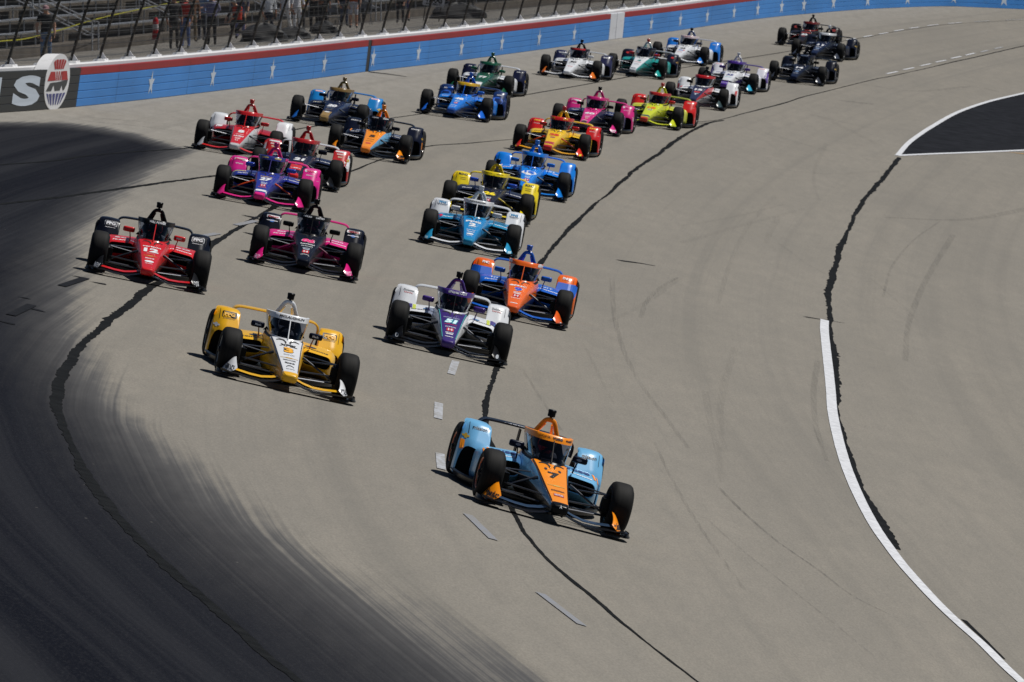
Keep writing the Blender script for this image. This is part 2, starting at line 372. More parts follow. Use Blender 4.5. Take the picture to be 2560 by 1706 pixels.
for a, b, mt in [((-7.16,136.58),(-6.96,140.21),dark_dash), ((-7.37,126.15),(-7.26,129.84),dark_dash), ((-5.87,160.54),(-5.58,163.11),grey_dash), ((-5.38,167.49),(-5.08,170.53),grey_dash)]:
    ribbon('lane_dash', [a, ((a[0]+b[0])/2, (a[1]+b[1])/2), b], 0.15, 0.15, mt, h=0.014, jit=0.05, step=0.3)
# expansion joints that run across the track
for path, w in [([(-4.45,267.2),(-3.89,267.35),(-3.27,267.05)], 0.5), ([(2.28,181.34),(2.66,181.8),(3.03,181.93)], 0.3), ([(5.95,174.66),(6.3,175.0),(6.8,175.45)], 0.12),
                ([(-6.75,139.6),(-6.62,139.4)], 0.3), ([(-7.08,140.1),(-6.96,140.3)], 0.3), ([(-7.5,131.4),(-7.36,131.3)], 0.3), ([(-7.22,129.0),(-7.02,128.7)], 0.3), ([(-7.34,124.3),(-7.22,124.0)], 0.3),
                ([(-5.0,169.8),(-4.75,169.2)], 0.35), ([(-5.3,172.0),(-5.05,171.4)], 0.35), ([(-5.1,165.4),(-4.8,164.6)], 0.3)]:
    if len(path) == 2: path = [path[0], ((path[0][0]+path[1][0])/2, (path[0][1]+path[1][1])/2), path[1]]
    ribbon('expansion_joint', path, w, w*0.3, dark_dash, h=0.009, jit=0.2, step=0.05)
# rubber marks: half see-through dark streaks
def skid_material(a):
    m, n, l, p = new_mat('rubber_mark'); tc = n.new('ShaderNodeTexCoord')
    nz = node_noise(n, l, scaled(n, l, tc.outputs['Object'], (26, 0.06, 26)), 1.0, 5, 0.6)
    l.new(node_map(n, l, nz, 0.35, 0.7, 0.0, a), p.inputs['Alpha']); p.inputs['Base Color'].default_value = (0.035, 0.034, 0.033, 1); p.inputs['Roughness'].default_value = 0.8
    return m
sk = [skid_material(a) for a in (0.09, 0.18, 0.34)]
SKIDS = [([(2.02,174.16),(1.92,162.41),(1.96,152.4),(2.14,143.98),(2.45,136.91),(2.69,131.23)],.18,1),([(1.25,151.15),(1.42,144.75),(1.62,136.99)],.1,0),
 ([(3.0,124.74),(3.23,121.67),(3.61,117.88),(4.1,114.82),(4.46,112.26),(4.98,110.97)],.11,2),([(2.66,118.25),(3.04,114.6),(3.51,110.94),(3.95,107.6),(4.41,104.11)],.08,1),
 ([(3.28,145.74),(3.21,139.48),(3.17,132.0),(3.09,125.85)],.22,0),([(4.16,159.87),(3.7,149.27),(3.4,140.14),(3.28,132.38)],.25,0),([(5.76,161.64),(5.37,152.71),(5.1,143.89),(5.01,136.41)],.2,1),
 ([(6.83,223.46),(5.68,206.25),(4.84,189.83),(4.14,172.64)],.2,0),([(3.75,192.91),(5.45,205.52),(7.48,219.43)],.25,0),([(3.89,200.52),(5.33,208.87),(6.94,219.74)],.2,0),
 ([(6.61,212.91),(6.2,206),(5.91,199.89)],.3,0),([(9.49,278.43),(11.16,274.32),(12.91,276.25)],.4,0),([(12.21,308.07),(14.32,306.55),(16.83,315.73),(17.81,314.06)],.5,1),
 ([(6.55,238.08),(8.8,240.15),(11.14,249.13)],.5,0),([(9.48,259.0),(8.39,238.95),(8.02,225.02)],.2,0),([(11.4,291.3),(11.8,291.9),(12.25,291.8)],1.6,2),
 ([(0.17,140.32),(0.43,134.83),(0.74,128.08)],.1,1),([(6.24,200.96),(6.73,194.26),(7.2,191.13),(7.57,190.82)],.2,0),([(11.27,219.62),(9.59,198.49),(8.37,180.87),(7.68,167.79)],.25,1),
 ([(8.09,193.91),(8.44,186.39),(8.59,181.54)],.12,0),([(3.48,179.11),(2.57,167.37),(1.8,159.36)],.2,0),([(-10.27,207.88),(-8.49,210.73),(-6.59,211.08)],.5,1),([(-10.2,205.5),(-8.49,207.5),(-7.0,206.5)],.6,1),
 ([(9.9,278),(10.8,268),(11.3,262)],.5,0),([(7.0,262),(9.2,255),(11.2,252)],.5,0),([(14.5,240),(12,228),(9.6,222)],.5,1),([(7.2,300),(8.6,308),(10.2,318)],.4,0)]
for _ in range(4):
    y0 = rng.uniform(100, 230); v0 = rng.uniform(0.8, 7.5); L = rng.uniform(12, 40); d = rng.uniform(-1.2, 1.2)
    SKIDS.append(([(xref(y0+L*t)+v0+d*t*t, y0+L*t) for t in (0, .35, .7, 1)], rng.uniform(.06, .22), int(rng.choice([0, 0, 1]))))
for path, w, a in SKIDS: ribbon('rubber_mark', path, w*.6, w*0.45, sk[a], h=0.0045, jit=0.1, step=0.5)

# dark apron inside the track and its lines
AO = [(11.54,257.71),(12.27,266.68),(13.05,274.61),(13.81,281.66),(14.78,290.23),(15.71,297.31),(17.03,305.87),(18.77,315.3),(20.03,321.39),(24.5,340)]
AL = [(11.54,257.71),(12.86,262.21),(14.67,267.99),(16.26,273.05),(17.2,275.84),(24,296)]
ao = resample(crom(AO, 8), 0.8); al = resample(crom(AL, 8), 0.8); n = 90
A = [ao[int(i*(len(ao)-1)/(n-1))] for i in range(n)]; B = [al[int(i*(len(al)-1)/(n-1))] for i in range(n)]
Pg = [[on(*(a+(b-a)*t), 0.008) for t in np.linspace(0, 1, 12)] for a, b in zip(A, B)]
apron = link('apron', MB().grid(Pg).mesh('apron', 1, fix=False), plain('apron_asphalt', (0.0125, 0.013, 0.016), rough=0.85, var=0.55, scale=2.2, lin=True, spec=0.05), kind='structure')
apron['label'] = 'dark asphalt apron inside the track'
ribbon('apron_line', AO, 0.16, 0.16, white_line, h=0.014, jit=.04, step=0.6, parent=apron, off=0.02)
ribbon('apron_line', AL, 0.2, 0.2, white_line, h=0.013, step=0.6, parent=apron)
ribbon('apron_line', [(15.52,270.35),(16.12,270.71),(16.91,271.19),(18.5,272.2)], 0.02, 0.9, plain('orange_paint', (190, 140, 50)), h=0.012, step=0.05, parent=apron)
ground = link('ground', MB().add([(-2500,-2500,-22),(2500,-2500,-22),(2500,2500,-22),(-2500,2500,-22)], [(0,1,2,3)]).mesh('ground', 1, smooth=False, fix=False), plain('infield', (0.16, 0.15, 0.12), var=0.3, scale=0.02, lin=True), kind='structure')

# ------------------------------------------------------------------ race car: shared meshes (x car's right, y forward, z up, origin on the ground under the front axle)
WB = 3.05
CM = {}     # name -> mesh
# tub: nose, cockpit surround and engine cover.  y, top z, bottom z, half widths of top edge, shoulder, bottom
ST = [(1.000,.222,.168,.040,.052,.03),(.985,.246,.150,.075,.088,.06),(.94,.264,.138,.098,.108,.085),(.80,.290,.130,.110,.120,.095),(.55,.337,.128,.126,.140,.105),
      (.20,.405,.126,.150,.172,.12),(-.20,.484,.12,.178,.212,.14),(-.55,.552,.11,.204,.245,.16),(-.85,.605,.10,.232,.272,.18),(-1.00,.612,.09,.246,.285,.19),(-1.3,.612,.08,.262,.30,.2),
      (-1.78,.64,.07,.268,.31,.2),(-1.86,.80,.07,.16,.30,.2),(-2.1,.80,.07,.13,.27,.2),(-2.5,.72,.08,.10,.22,.18),(-3.0,.60,.10,.08,.17,.15),(-3.45,.48,.14,.06,.12,.1),(-3.62,.42,.2,.04,.06,.05)]
st = np.array(ST); order = crom(st, 3)
def half(s):
    y, zt, zb, wt, ws, wb = s; h = zt-zb; cr = 0.07*wt
    return [(0, zt), (wt*.35, zt-cr*.12), (wt*.7, zt-cr*.45), (wt*.92, zt-cr), (wt, zt-cr-.018*min(1, h/.15)), (wt+(ws-wt)*.55, zt-h*.22), (ws, zt-h*.46), (ws-(ws-wb)*.3, zt-h*.72), (wb+.012, zb+h*.1), (wb*.85, zb), (0, zb)]
rings = []
for s in order:
    hp = half(s); full = [(x, s[0], z) for x, z in hp]+[(-x, s[0], z) for x, z in hp[-2:0:-1]]; rings.append(full)
NR = len(rings[0])
def tubmat(i, j):
    y = (rings[i][0][1]+rings[i+1][0][1])/2; jj = min(j, NR-1-j)
    if y > .86: return 2
    if y < -1.80: return 4
    if y < -0.93 and jj <= 3: return 3
    if jj <= 3: return 0
    return 1 if jj <= 5 else 5
b = MB().grid(rings, cv=True, mi=tubmat); b.cap(rings[0], 2, True); b.cap(rings[-1], 4)
CM['monocoque'] = b.mesh('monocoque', 6, sharp=28)
# thin pinstripe edge between nose panel and side
b = MB()
for s_ in (1, -1):
    pth = []
    for s in order:
        if -.92 < s[0] < .84: hp = half(s); pth.append((s_*(hp[3][0]+.004), s[0], hp[3][1]+.002))
    b.tube(pth, .006, 5)
CM['pinstripe'] = b.mesh('pinstripe')
# two black vents like eyebrows behind the nose panel, laid on the nose
BV_NOSE = None
def bvh(me): return BVHTree.FromPolygons([v.co for v in me.vertices], [tuple(p.vertices) for p in me.polygons])
BV = {'nose': bvh(CM['monocoque'])}

# aeroscreen: glass and titanium frame
def screen_ring(w, yf, yr, zf, zr, n=28, e=.62):
    out = []
    for k in range(n+1):
        q = math.pi*k/n; c_, s_ = math.cos(q), math.sin(q)
        x = w*math.copysign(abs(c_)**e, c_); t = abs(s_)**.8; out.append((x, yr+(yf-yr)*t, zr+(zf-zr)*t))
    return out
R0 = screen_ring(.245, -.80, -1.74, .600, .630); R1 = screen_ring(.275, -.93, -1.76, .74, .745); R2 = screen_ring(.299, -1.04, -1.78, .856, .846)
R3 = screen_ring(.304, -1.085, -1.80, .930, .905); R4 = screen_ring(.290, -1.105, -1.79, .938, .912); R5 = screen_ring(.268, -1.13, -1.77, .925, .9); R6 = screen_ring(.27, -1.08, -1.76, .853, .843)
lerp = lambda A, B, t: [tuple(a+(c-a)*t for a, c in zip(p, q)) for p, q in zip(A, B)]
CM['windscreen'] = MB().grid([R0, lerp(R0, R1, .5), R1, lerp(R1, R2, .5), R2]).mesh('windscreen', 1, sharp=60)
CM['screen_frame'] = MB().grid([R2, lerp(R2, R3, .5), R3, R4, R5, R6]).mesh('screen_frame', 1, sharp=50)
BV['frame'] = bvh(CM['screen_frame'])
B0 = screen_ring(.252, -.785, -1.74, .592, .622); B1 = screen_ring(.252, -.815, -1.74, .618, .648)
CM['screen_base'] = MB().grid([B0, B1]).mesh('screen_base')
b = MB(); b.tube([(0, -.795, .612), (0, -.93, .742), (0, -1.052, .868)], .009, 6); CM['screen_strip'] = b.mesh('screen_strip')
# cockpit: dark floor of the opening, head surround
b = MB(); pr = [(-.30, .62), (-.24, .70), (-.2, .80), (-.12, .86), (.12, .86), (.2, .80), (.24, .70), (.30, .62)]
b.grid([[(x, -1.70, z) for x, z in pr], [(x*.8, -1.88, z+.02) for x, z in pr]]); b.grid([[(x, -1.70, z) for x, z in pr], [(x*.45, -1.66, .62+(z-.62)*.6) for x, z in pr]])
CM['headrest'] = b.mesh('headrest')
b = MB(); b.lathe([(0, .13), (.02, .135), (.02, .10), (0, .1)], 'y', 20, c=(0, -1.12, .64)); b.box((-.10, -1.12, .625), (.10, -1.10, .66)); CM['steering_wheel'] = b.mesh('steering_wheel')
# roll hoop
b = MB(); pth = [(-.175, -1.98, .80), (-.145, -1.95, .875), (-.105, -1.92, .955), (-.072, -1.90, 1.02), (-.036, -1.895, 1.056), (.036, -1.895, 1.056), (.072, -1.90, 1.02), (.105, -1.92, .955), (.145, -1.95, .875), (.175, -1.98, .80)]
b.tube(crom(pth, 3), .031, 10)
for s_ in (1, -1): b.tube([(s_*.05, -1.93, 1.0), (s_*.09, -2.12, .88), (s_*.1, -2.3, .76)], .02, 6)
CM['roll_hoop'] = b.mesh('roll_hoop')
b = MB(); b.tube([(0, -1.90, 1.05), (0, -1.90, 1.105)], .019, 8); b.lathe([(1.10, .0), (1.10, .042), (1.108, .050), (1.160, .050), (1.160, .054), (1.184, .054), (1.192, .046), (1.192, 0)], 'z', 16, c=(0, -1.90, 0)); CM['roof_camera'] = b.mesh('roof_camera')

# sidepod with inlet (built on the +x side, mirrored for the other)
def rrect(x0, x1, z0, z1, r, n=4, tilt=0.0):
    out = []
    for cx, cz, a0 in ((x1-r, z1-r, 0), (x0+r, z1-r, 90), (x0+r, z0+r, 180), (x1-r, z0+r, 270)):
        for k in range(n+1):
            q = R(a0+90*k/n); x, z = cx+r*math.cos(q), cz+r*math.sin(q); out.append((x, z-tilt*(x-x0)))
    return out
def pod(y, x0, x1, z0, z1, r, tilt): return [(x, y, z) for x, z in rrect(x0, x1, z0, z1, r, 4, tilt)]
inlet = lambda y, g: [(x, y+(.08*(.7-x)), z) for x, z in rrect(.285+g, .705-g, .295+g, .485-g*.7, .075, 4, .09)]
lip0 = inlet(-1.34, .0)
secs = [inlet(-1.55, .05), inlet(-1.38, .022), inlet(-1.35, .008), lip0,
        [(x, y-.04, z) for x, y, z in [(x, -1.36+.08*(.7-x), z) for x, z in rrect(.262, .728, .262, .512, .085, 4, .09)]],
        pod(-1.52, .24, .755, .19, .535, .10, .07), pod(-1.75, .22, .79, .13, .555, .11, .06), pod(-2.1, .20, .80, .09, .56, .12, .08), pod(-2.45, .16, .74, .08, .53, .12, .12), pod(-2.85, .10, .52, .08, .45, .12, .2), pod(-3.3, .06, .34, .1, .38, .1, .2)]
b = MB().grid(secs, cv=True, mi=lambda i, j: 1 if i < 2 else 0); b.cap(secs[0], 1)
CM['sidepod'] = b.mesh('sidepod', 2, sharp=40); BV['pod'] = bvh(CM['sidepod'])

# rear wheel guard: arch-shaped pod ahead of the rear tyre
OUT = [(.405,.40),(.400,.54),(.400,.66),(.405,.70),(.425,.728),(.46,.740),(.60,.746),(.74,.746),(.84,.740),(.885,.725),(.915,.690),(.928,.62),(.94,.48),(.948,.32),(.952,.18),(.95,.075)]
INN = [(.44,.395),(.46,.395),(.49,.397),(.52,.400),(.56,.408),(.61,.418),(.67,.430),(.73,.438),(.785,.438),(.83,.425),(.866,.395),(.888,.345),(.902,.28),(.910,.21),(.914,.13),(.914,.06)]
GX = lambda x: .57+(x-.40)*.692
OUT = [(GX(x), z) for x, z in OUT]; INN = [(GX(x), z) for x, z in INN]
yfr = lambda x, z: (-2.40-.34*max(0, (z-.39)/.36)-.16*max(0, (x-.80)/.15)**1.3)
rows = []
K = 7
for k in range(K):
    t = k/(K-1)
    rows.append([(o[0]+(i_[0]-o[0])*t, yfr(o[0]+(i_[0]-o[0])*t, o[1]+(i_[1]-o[1])*t)-(.02 if k in (0, K-1) else 0), o[1]+(i_[1]-o[1])*t) for o, i_ in zip(OUT, INN)])
bo = [(o[0]+.004, -2.735 if o[1] < .69 else -2.735-.32*(o[1]-.69)/.05, o[1]+.003) for o in OUT]
bi = [(i_[0]-.004, -2.70, i_[1]-.004) for i_ in INN]
mid = [tuple((a+c)/2 for a, c in zip(p, q)) for p, q in zip(rows[0], bo)]
b = MB().grid([bo, mid]+rows+[bi]); CM['wheel_guard'] = b.mesh('wheel_guard', 1, sharp=50); BV['guard'] = bvh(CM['wheel_guard'])
# dark bulkhead inside the guard's mouth
b = MB(); b.box((.50, -2.72, .06), (.9, -2.70, .40)); b.box((.42, -2.72, .06), (.58, -2.45, .38)); CM['guard_lining'] = b.mesh('guard_lining')

# floor with turned-up edges
fl = [(.16,-.55),(.30,-.75),(.50,-1.0),(.66,-1.25),(.80,-1.55),(.90,-1.9),(.945,-2.25),(.955,-2.55),(.955,-2.80),(.86,-2.86),(.60,-2.9),(.45,-3.4),(.40,-3.75)]
fl = crom(fl, 3); L = []
for x, y in fl: L.append([(-x, y, .075+.03*min(1, max(0, (x-.3)/.4))), (-x+.03, y, .045), (0, y, .04), (x-.03, y, .045), (x, y, .075+.03*min(1, max(0, (x-.3)/.4)))])
L2 = [[(p[0]*(.985), p[1], p[2]+.022) for p in r_] for r_ in L]
b = MB().grid(L); b.grid(L2); b.grid([[r_[0] for r_ in L], [r_[0] for r_ in L2]]); b.grid([[r_[-1] for r_ in L], [r_[-1] for r_ in L2]]); b.grid([L[0], L2[0]])
CM['floor'] = b.mesh('floor', 1, sharp=50)

# front wing: main plane and coloured flap
def wz(x):
    a = abs(x)
    return float(np.interp(a, [0, .10, .22, .36, .52, .70, .90, .97], [.175, .165, .125, .098, .10, .118, .128, .128]))
def foil(x, y0, y1, z, t, camber=.02, n=7):
    pts = []
    for k in range(n):
        u = k/(n-1); th = t*(math.sin(math.pi*u**.6)*.9+.12); pts.append((x, y0+(y1-y0)*u, z+camber*u*u*2+th/2))
    for k in range(n-1, -1, -1):
        u = k/(n-1); th = t*(math.sin(math.pi*u**.6)*.9+.12); pts.append((x, y0+(y1-y0)*u, z+camber*u*u*2-th/2))
    return pts
xs = np.linspace(-.93, .93, 61)
sec = [foil(x, .90-.16*abs(x)**2, .58-.05*abs(x), wz(x)-.028, .024, .006) for x in xs]
b = MB().grid(sec, cv=True); b.cap(sec[0]); b.cap(sec[-1]); CM['front_wing'] = b.mesh('front_wing', 1, sharp=60)
b = MB()
for s_ in (1, -1):
    xx = np.linspace(.105, .80, 26)*s_
    sec = [foil(x, .70-.10*abs(x)**2, .56-.05*abs(x), wz(x)+.012, .016, .009) for x in xx]
    b.grid(sec, cv=True); b.cap(sec[0]); b.cap(sec[-1])
CM['wing_flap'] = b.mesh('wing_flap', 1, sharp=60)
# nose pylon
b = MB()
for s_ in (1, -1): b.add([(s_*.06, .86, .15), (s_*.075, .86, .15), (s_*.075, .62, .15), (s_*.06, .62, .15), (s_*.06, .84, .10), (s_*.075, .84, .10), (s_*.075, .62, .10), (s_*.06, .62, .10)], [(0,1,2,3),(4,5,6,7),(0,1,5,4),(1,2,6,5),(2,3,7,6),(3,0,4,7)])
CM['wing_pylon'] = b.mesh('wing_pylon', smooth=False)
# wing end: curved coloured fin, flat foot below and thin fence
fin = []
for u in np.linspace(0, 1, 9):
    row = []
    for v in np.linspace(0, 1, 7):
        xi = .715+.02*math.sin(u*2); xo = .885
        x = xi+(xo-xi)*v; zt = .30-.20*v**1.5; zb = .165-.115*v**.8
        z = zb+(zt-zb)*u; y = .60+.12*(1-u)-.30*u*u-.10*v*v+.05*math.sin(v*3)
        row.append((x, y, z))
    fin.append(row)
fb = [[(p[0]-.004, p[1]-.012, p[2]) for p in r_] for r_ in fin]
b = MB().grid(fin); b.grid(fb); b.grid([fin[0], fb[0]]); b.grid([fin[-1], fb[-1]]); b.grid([[r_[0] for r_ in fin], [r_[0] for r_ in fb]]); b.grid([[r_[-1] for r_ in fin], [r_[-1] for r_ in fb]])
CM['end_fin'] = b.mesh('end_fin', 1, sharp=50); BV['fin'] = bvh(CM['end_fin'])
b = MB(); ft = crom([(.66,.74),(.80,.80),(.92,.76),(.985,.60),(.99,.40),(.975,.28)], 3); ip = crom([(.66,.40),(.72,.36),(.80,.34),(.86,.32),(.92,.29),(.95,.27)], 3)
top = [(x, y, .062) for x, y in ft]; tpi = [(x, y, .066) for x, y in ip]; bot = [(x, y, .045) for x, y in ft]; bti = [(x, y, .045) for x, y in ip]
b.grid([bti, bot, top, tpi]); fence = [(x-.012, y, z) for (x, y, z) in top[4:]]
b.grid([fence, [(x-.004, y-.02, .062+.045*min(1, k/4)) for k, (x, y, z) in enumerate(fence)]])
CM['end_foot'] = b.mesh('end_foot', 1, sharp=40)
# suspension
b = MB()
def arm(p, q, w=.022, f=.45): b.tube([p, q], w, 8, flat=f)
arm((.24, -.22, .40), (.70, .00, .455)); arm((.26, -.62, .45), (.70, -.02, .455)); CM['upper_wishbone'] = b.mesh('upper_wishbone')
b = MB(); arm((.16, .18, .175), (.72, .01, .195), .026); arm((.2, -.50, .16), (.72, -.01, .195), .026); CM['lower_wishbone'] = b.mesh('lower_wishbone')
b = MB(); arm((.22, -.18, .44), (.68, -.01, .215), .015, 1.0); b.tube([(.205, -.18, .437), (.255, -.17, .418)], .022, 8); CM['push_rod'] = b.mesh('push_rod')
b = MB(); arm((.17, .30, .28), (.70, .13, .30), .014, .8); CM['track_rod'] = b.mesh('track_rod')
b = MB(); arm((.22, -2.75, .40), (.62, -3.05, .46)); arm((.2, -3.3, .38), (.62, -3.05, .46)); arm((.2, -2.8, .15), (.62, -3.05, .2)); arm((.2, -3.35, .15), (.62, -3.05, .2)); CM['rear_suspension'] = b.mesh('rear_suspension')
# upright and brake duct inside the front wheel
b = MB(); b.lathe([(.62, .0), (.62, .10), (.66, .14), (.74, .15), (.74, 0)], 'x', 18, c=(0, 0, .3275)); b.box((.60, .06, .25), (.70, .16, .42)); CM['brake_duct'] = b.mesh('brake_duct', sharp=30)
# wheels (axis x, centred on the origin, outer face towards +x)
def wheel(rad, w, rim):
    h = w/2; t = MB()
    prof = [(-h+.02, rim), (-h, rim+.02), (-h-.006, rim+(rad-rim)*.45), (-h+.004, rad-.05), (-h+.018, rad-.022), (-h+.045, rad-.006), (-h*.4, rad), (0, rad+.001), (h*.4, rad), (h-.045, rad-.006), (h-.018, rad-.022), (h-.004, rad-.05), (h+.006, rim+(rad-rim)*.45), (h, rim+.02), (h-.02, rim)]
    t.lathe(prof, 'x', 44, mi=0)
    return t.mesh('tyre', 1, sharp=40)
def rim_mesh(w, rim):
    h = w/2; t = MB()
    t.lathe([(-h+.02, rim), (-h+.03, rim-.015), (0, rim-.03), (h-.06, rim-.03)], 'x', 32, mi=0)
    t.lathe([(h-.018, rim+.001), (h-.012, rim-.004), (h-.014, rim-.014), (h-.026, rim-.018)], 'x', 32, mi=1)
    t.lathe([(h-.026, rim-.018), (h-.05, rim-.03), (h-.035, rim*.45), (h-.02, .05), (h+.0, .045), (h+.012, .03), (h+.012, .001)], 'x', 32, mi=0)
    for k in range(10):
        q = 2*math.pi*k/10; c_, s_ = math.cos(q), math.sin(q)
        t.tube([(h-.02, .05*c_, .05*s_), (h-.03, (rim-.03)*c_, (rim-.03)*s_)], .012, 6, mi=0)
    return t.mesh('wheel', 2, sharp=40)
CM['tyre_f'] = wheel(.3275, .275, .20); CM['rim_f'] = rim_mesh(.275, .20); CM['tyre_r'] = wheel(.345, .37, .20); CM['rim_r'] = rim_mesh(.37, .20)
# mirror: housing, glass on the back, stalk
b = MB(); hs = []
for t, sx, sz in ((-.035, .3, .3), (-.03, .75, .7), (-.01, 1, 1), (.02, 1, 1), (.035, .96, .94)): hs.append([(.415+x*sx, -1.30-t, .70+z*sz) for x, z in rrect(-.096, .096, -.042, .042, .026, 3)])
b.grid(hs, cv=True); b.cap(hs[0]); b.cap(hs[-1]); CM['mirror'] = b.mesh('mirror', sharp=50); BV['mirror'] = bvh(CM['mirror'])
b = MB(); b.tube([(.395, -1.31, .675), (.375, -1.33, .58), (.37, -1.36, .515)], .012, 6); CM['mirror_stalk'] = b.mesh('mirror_stalk')
# rear wing: low speedway plane with rounded ends
b = MB(); wp = crom([(-.605,.55),(-.61,.64),(-.598,.70),(-.556,.735),(-.47,.747),(-.25,.753),(0,.755),(.25,.753),(.47,.747),(.556,.735),(.598,.70),(.61,.64),(.605,.55)], 3)
prof2 = [(-.0, -.0), (.012, .012), (.0, .028), (-.12, .022), (-.24, .03), (-.24, .022), (-.12, -.004)]
T_ = np.gradient(wp, axis=0); T_ /= np.linalg.norm(T_, axis=1)[:, None]; N_ = np.stack([-T_[:, 1], T_[:, 0]], 1)
sec = [[(p[0]+n_[0]*o, -3.58+dy, p[1]+n_[1]*o) for dy, o in prof2] for p, n_ in zip(wp, N_)]
b.grid(sec, cv=True); b.cap(sec[0]); b.cap(sec[-1]); CM['rear_wing'] = b.mesh('rear_wing', 1, sharp=50); BV['rear'] = bvh(CM['rear_wing'])
b = MB(); b.box((-.10, -3.72, .42), (-.085, -3.55, .74)); b.box((.085, -3.72, .42), (.10, -3.55, .74)); b.box((-.42, -3.62, .16), (.42, -3.58, .30)); CM['rear_structure'] = b.mesh('rear_structure', smooth=False)
# side plates behind the sidepods down to the floor
def mirror_mesh(me, nm):
    m2 = me.copy(); m2.name = nm
    for v in m2.vertices: v.co.x = -v.co.x
    m2.flip_normals(); return m2
for k in ('sidepod', 'wheel_guard', 'guard_lining', 'end_fin', 'end_foot', 'upper_wishbone', 'lower_wishbone', 'push_rod', 'track_rod', 'rear_suspension', 'brake_duct', 'mirror', 'mirror_stalk'):
    CM[k+'_m'] = mirror_mesh(CM[k], k)
for a, k in (('pod', 'sidepod'), ('guard', 'wheel_guard'), ('fin', 'end_fin'), ('mirror', 'mirror')): BV[a+'_m'] = bvh(CM[k+'_m'])
for w in ('f', 'r'): pass

# driver: seated upper body, one mesh, and a helmet
b = MB()
tor = [(-1.62, .18, .30, .10), (-1.66, .20, .45, .12), (-1.68, .22, .56, .12), (-1.68, .20, .63, .10), (-1.67, .09, .67, .07), (-1.66, .06, .72, .06)]
b.grid([[(w*math.cos(q), y+d*math.sin(q), z+.03*math.cos(2*q)) for q in [2*math.pi*k/14 for k in range(14)]] for y, w, z, d in tor], cv=True)
for s_ in (1, -1):
    b.tube(crom([(s_*.18, -1.66, .58), (s_*.235, -1.50, .50), (s_*.20, -1.30, .56), (s_*.12, -1.15, .64)], 4), [.062, .06, .056, .052, .05, .048, .045, .043, .04, .038, .036, .034, .036], 8)
CM['driver'] = b.mesh('person')
b = MB(); hp = []
for k in range(13):
    q = math.pi*k/12; hp.append((math.cos(q), math.sin(q)))
for i in range(12):
    pass
hel = []
for cz, sr in hp:
    hel.append([(.118*sr*math.sin(2*math.pi*k/24), -1.60+.142*sr*math.cos(2*math.pi*k/24)*(1.06 if math.cos(2*math.pi*k/24) > 0 else .98), .775+.128*cz) for k in range(24)])
b.grid(hel, cv=True, mi=lambda i, j: 1 if (4 <= i <= 6 and (j < 5 or j > 18)) else 0)
CM['helmet'] = b.mesh('helmet', 2, sharp=80)

def material_glass():
    m = bpy.data.materials.new('tinted_screen'); m.use_nodes = True; n = m.node_tree.nodes; l = m.node_tree.links; n.clear()
    o = n.new('ShaderNodeOutputMaterial'); t = n.new('ShaderNodeBsdfTransparent'); t.inputs[0].default_value = (.30, .33, .42, 1)
    g = n.new('ShaderNodeBsdfGlossy'); g.inputs['Roughness'].default_value = .05; g.inputs[0].default_value = (.9, .95, 1, 1)
    fr = n.new('ShaderNodeFresnel'); fr.inputs[0].default_value = 1.38
    mx = n.new('ShaderNodeMixShader'); l.new(fr.outputs[0], mx.inputs[0]); l.new(t.outputs[0], mx.inputs[1]); l.new(g.outputs[0], mx.inputs[2])
    l.new(mx.outputs[0], o.inputs[0]); return m
GLASS = material_glass()
BLACK = paint((16, 17, 19), rough=.42, coat=.1, grime=.2); CARBON = paint((20, 21, 24), rough=.3, coat=.4, grime=.2)
def rubber_material():
    m, n, l, p = new_mat('tyre_rubber'); tc = n.new('ShaderNodeTexCoord')
    nz = node_noise(n, l, scaled(n, l, tc.outputs['Object'], (40, 5, 5)), 1.0, 4, .6)
    l.new(node_mix(n, l, node_map(n, l, nz, .3, .75, 0, 1), (.006, .006, .0065), (.013, .013, .013)), p.inputs['Base Color'])
    p.inputs['Roughness'].default_value = .7; p.inputs['Specular IOR Level'].default_value = .15; return m
RUBBER = rubber_material(); RIM = paint((26, 27, 30), rough=.35, coat=.2)
ALLOY = plain('steel_arm', (0.075, 0.078, 0.088), rough=.3, metal=.8, var=.1, lin=True)

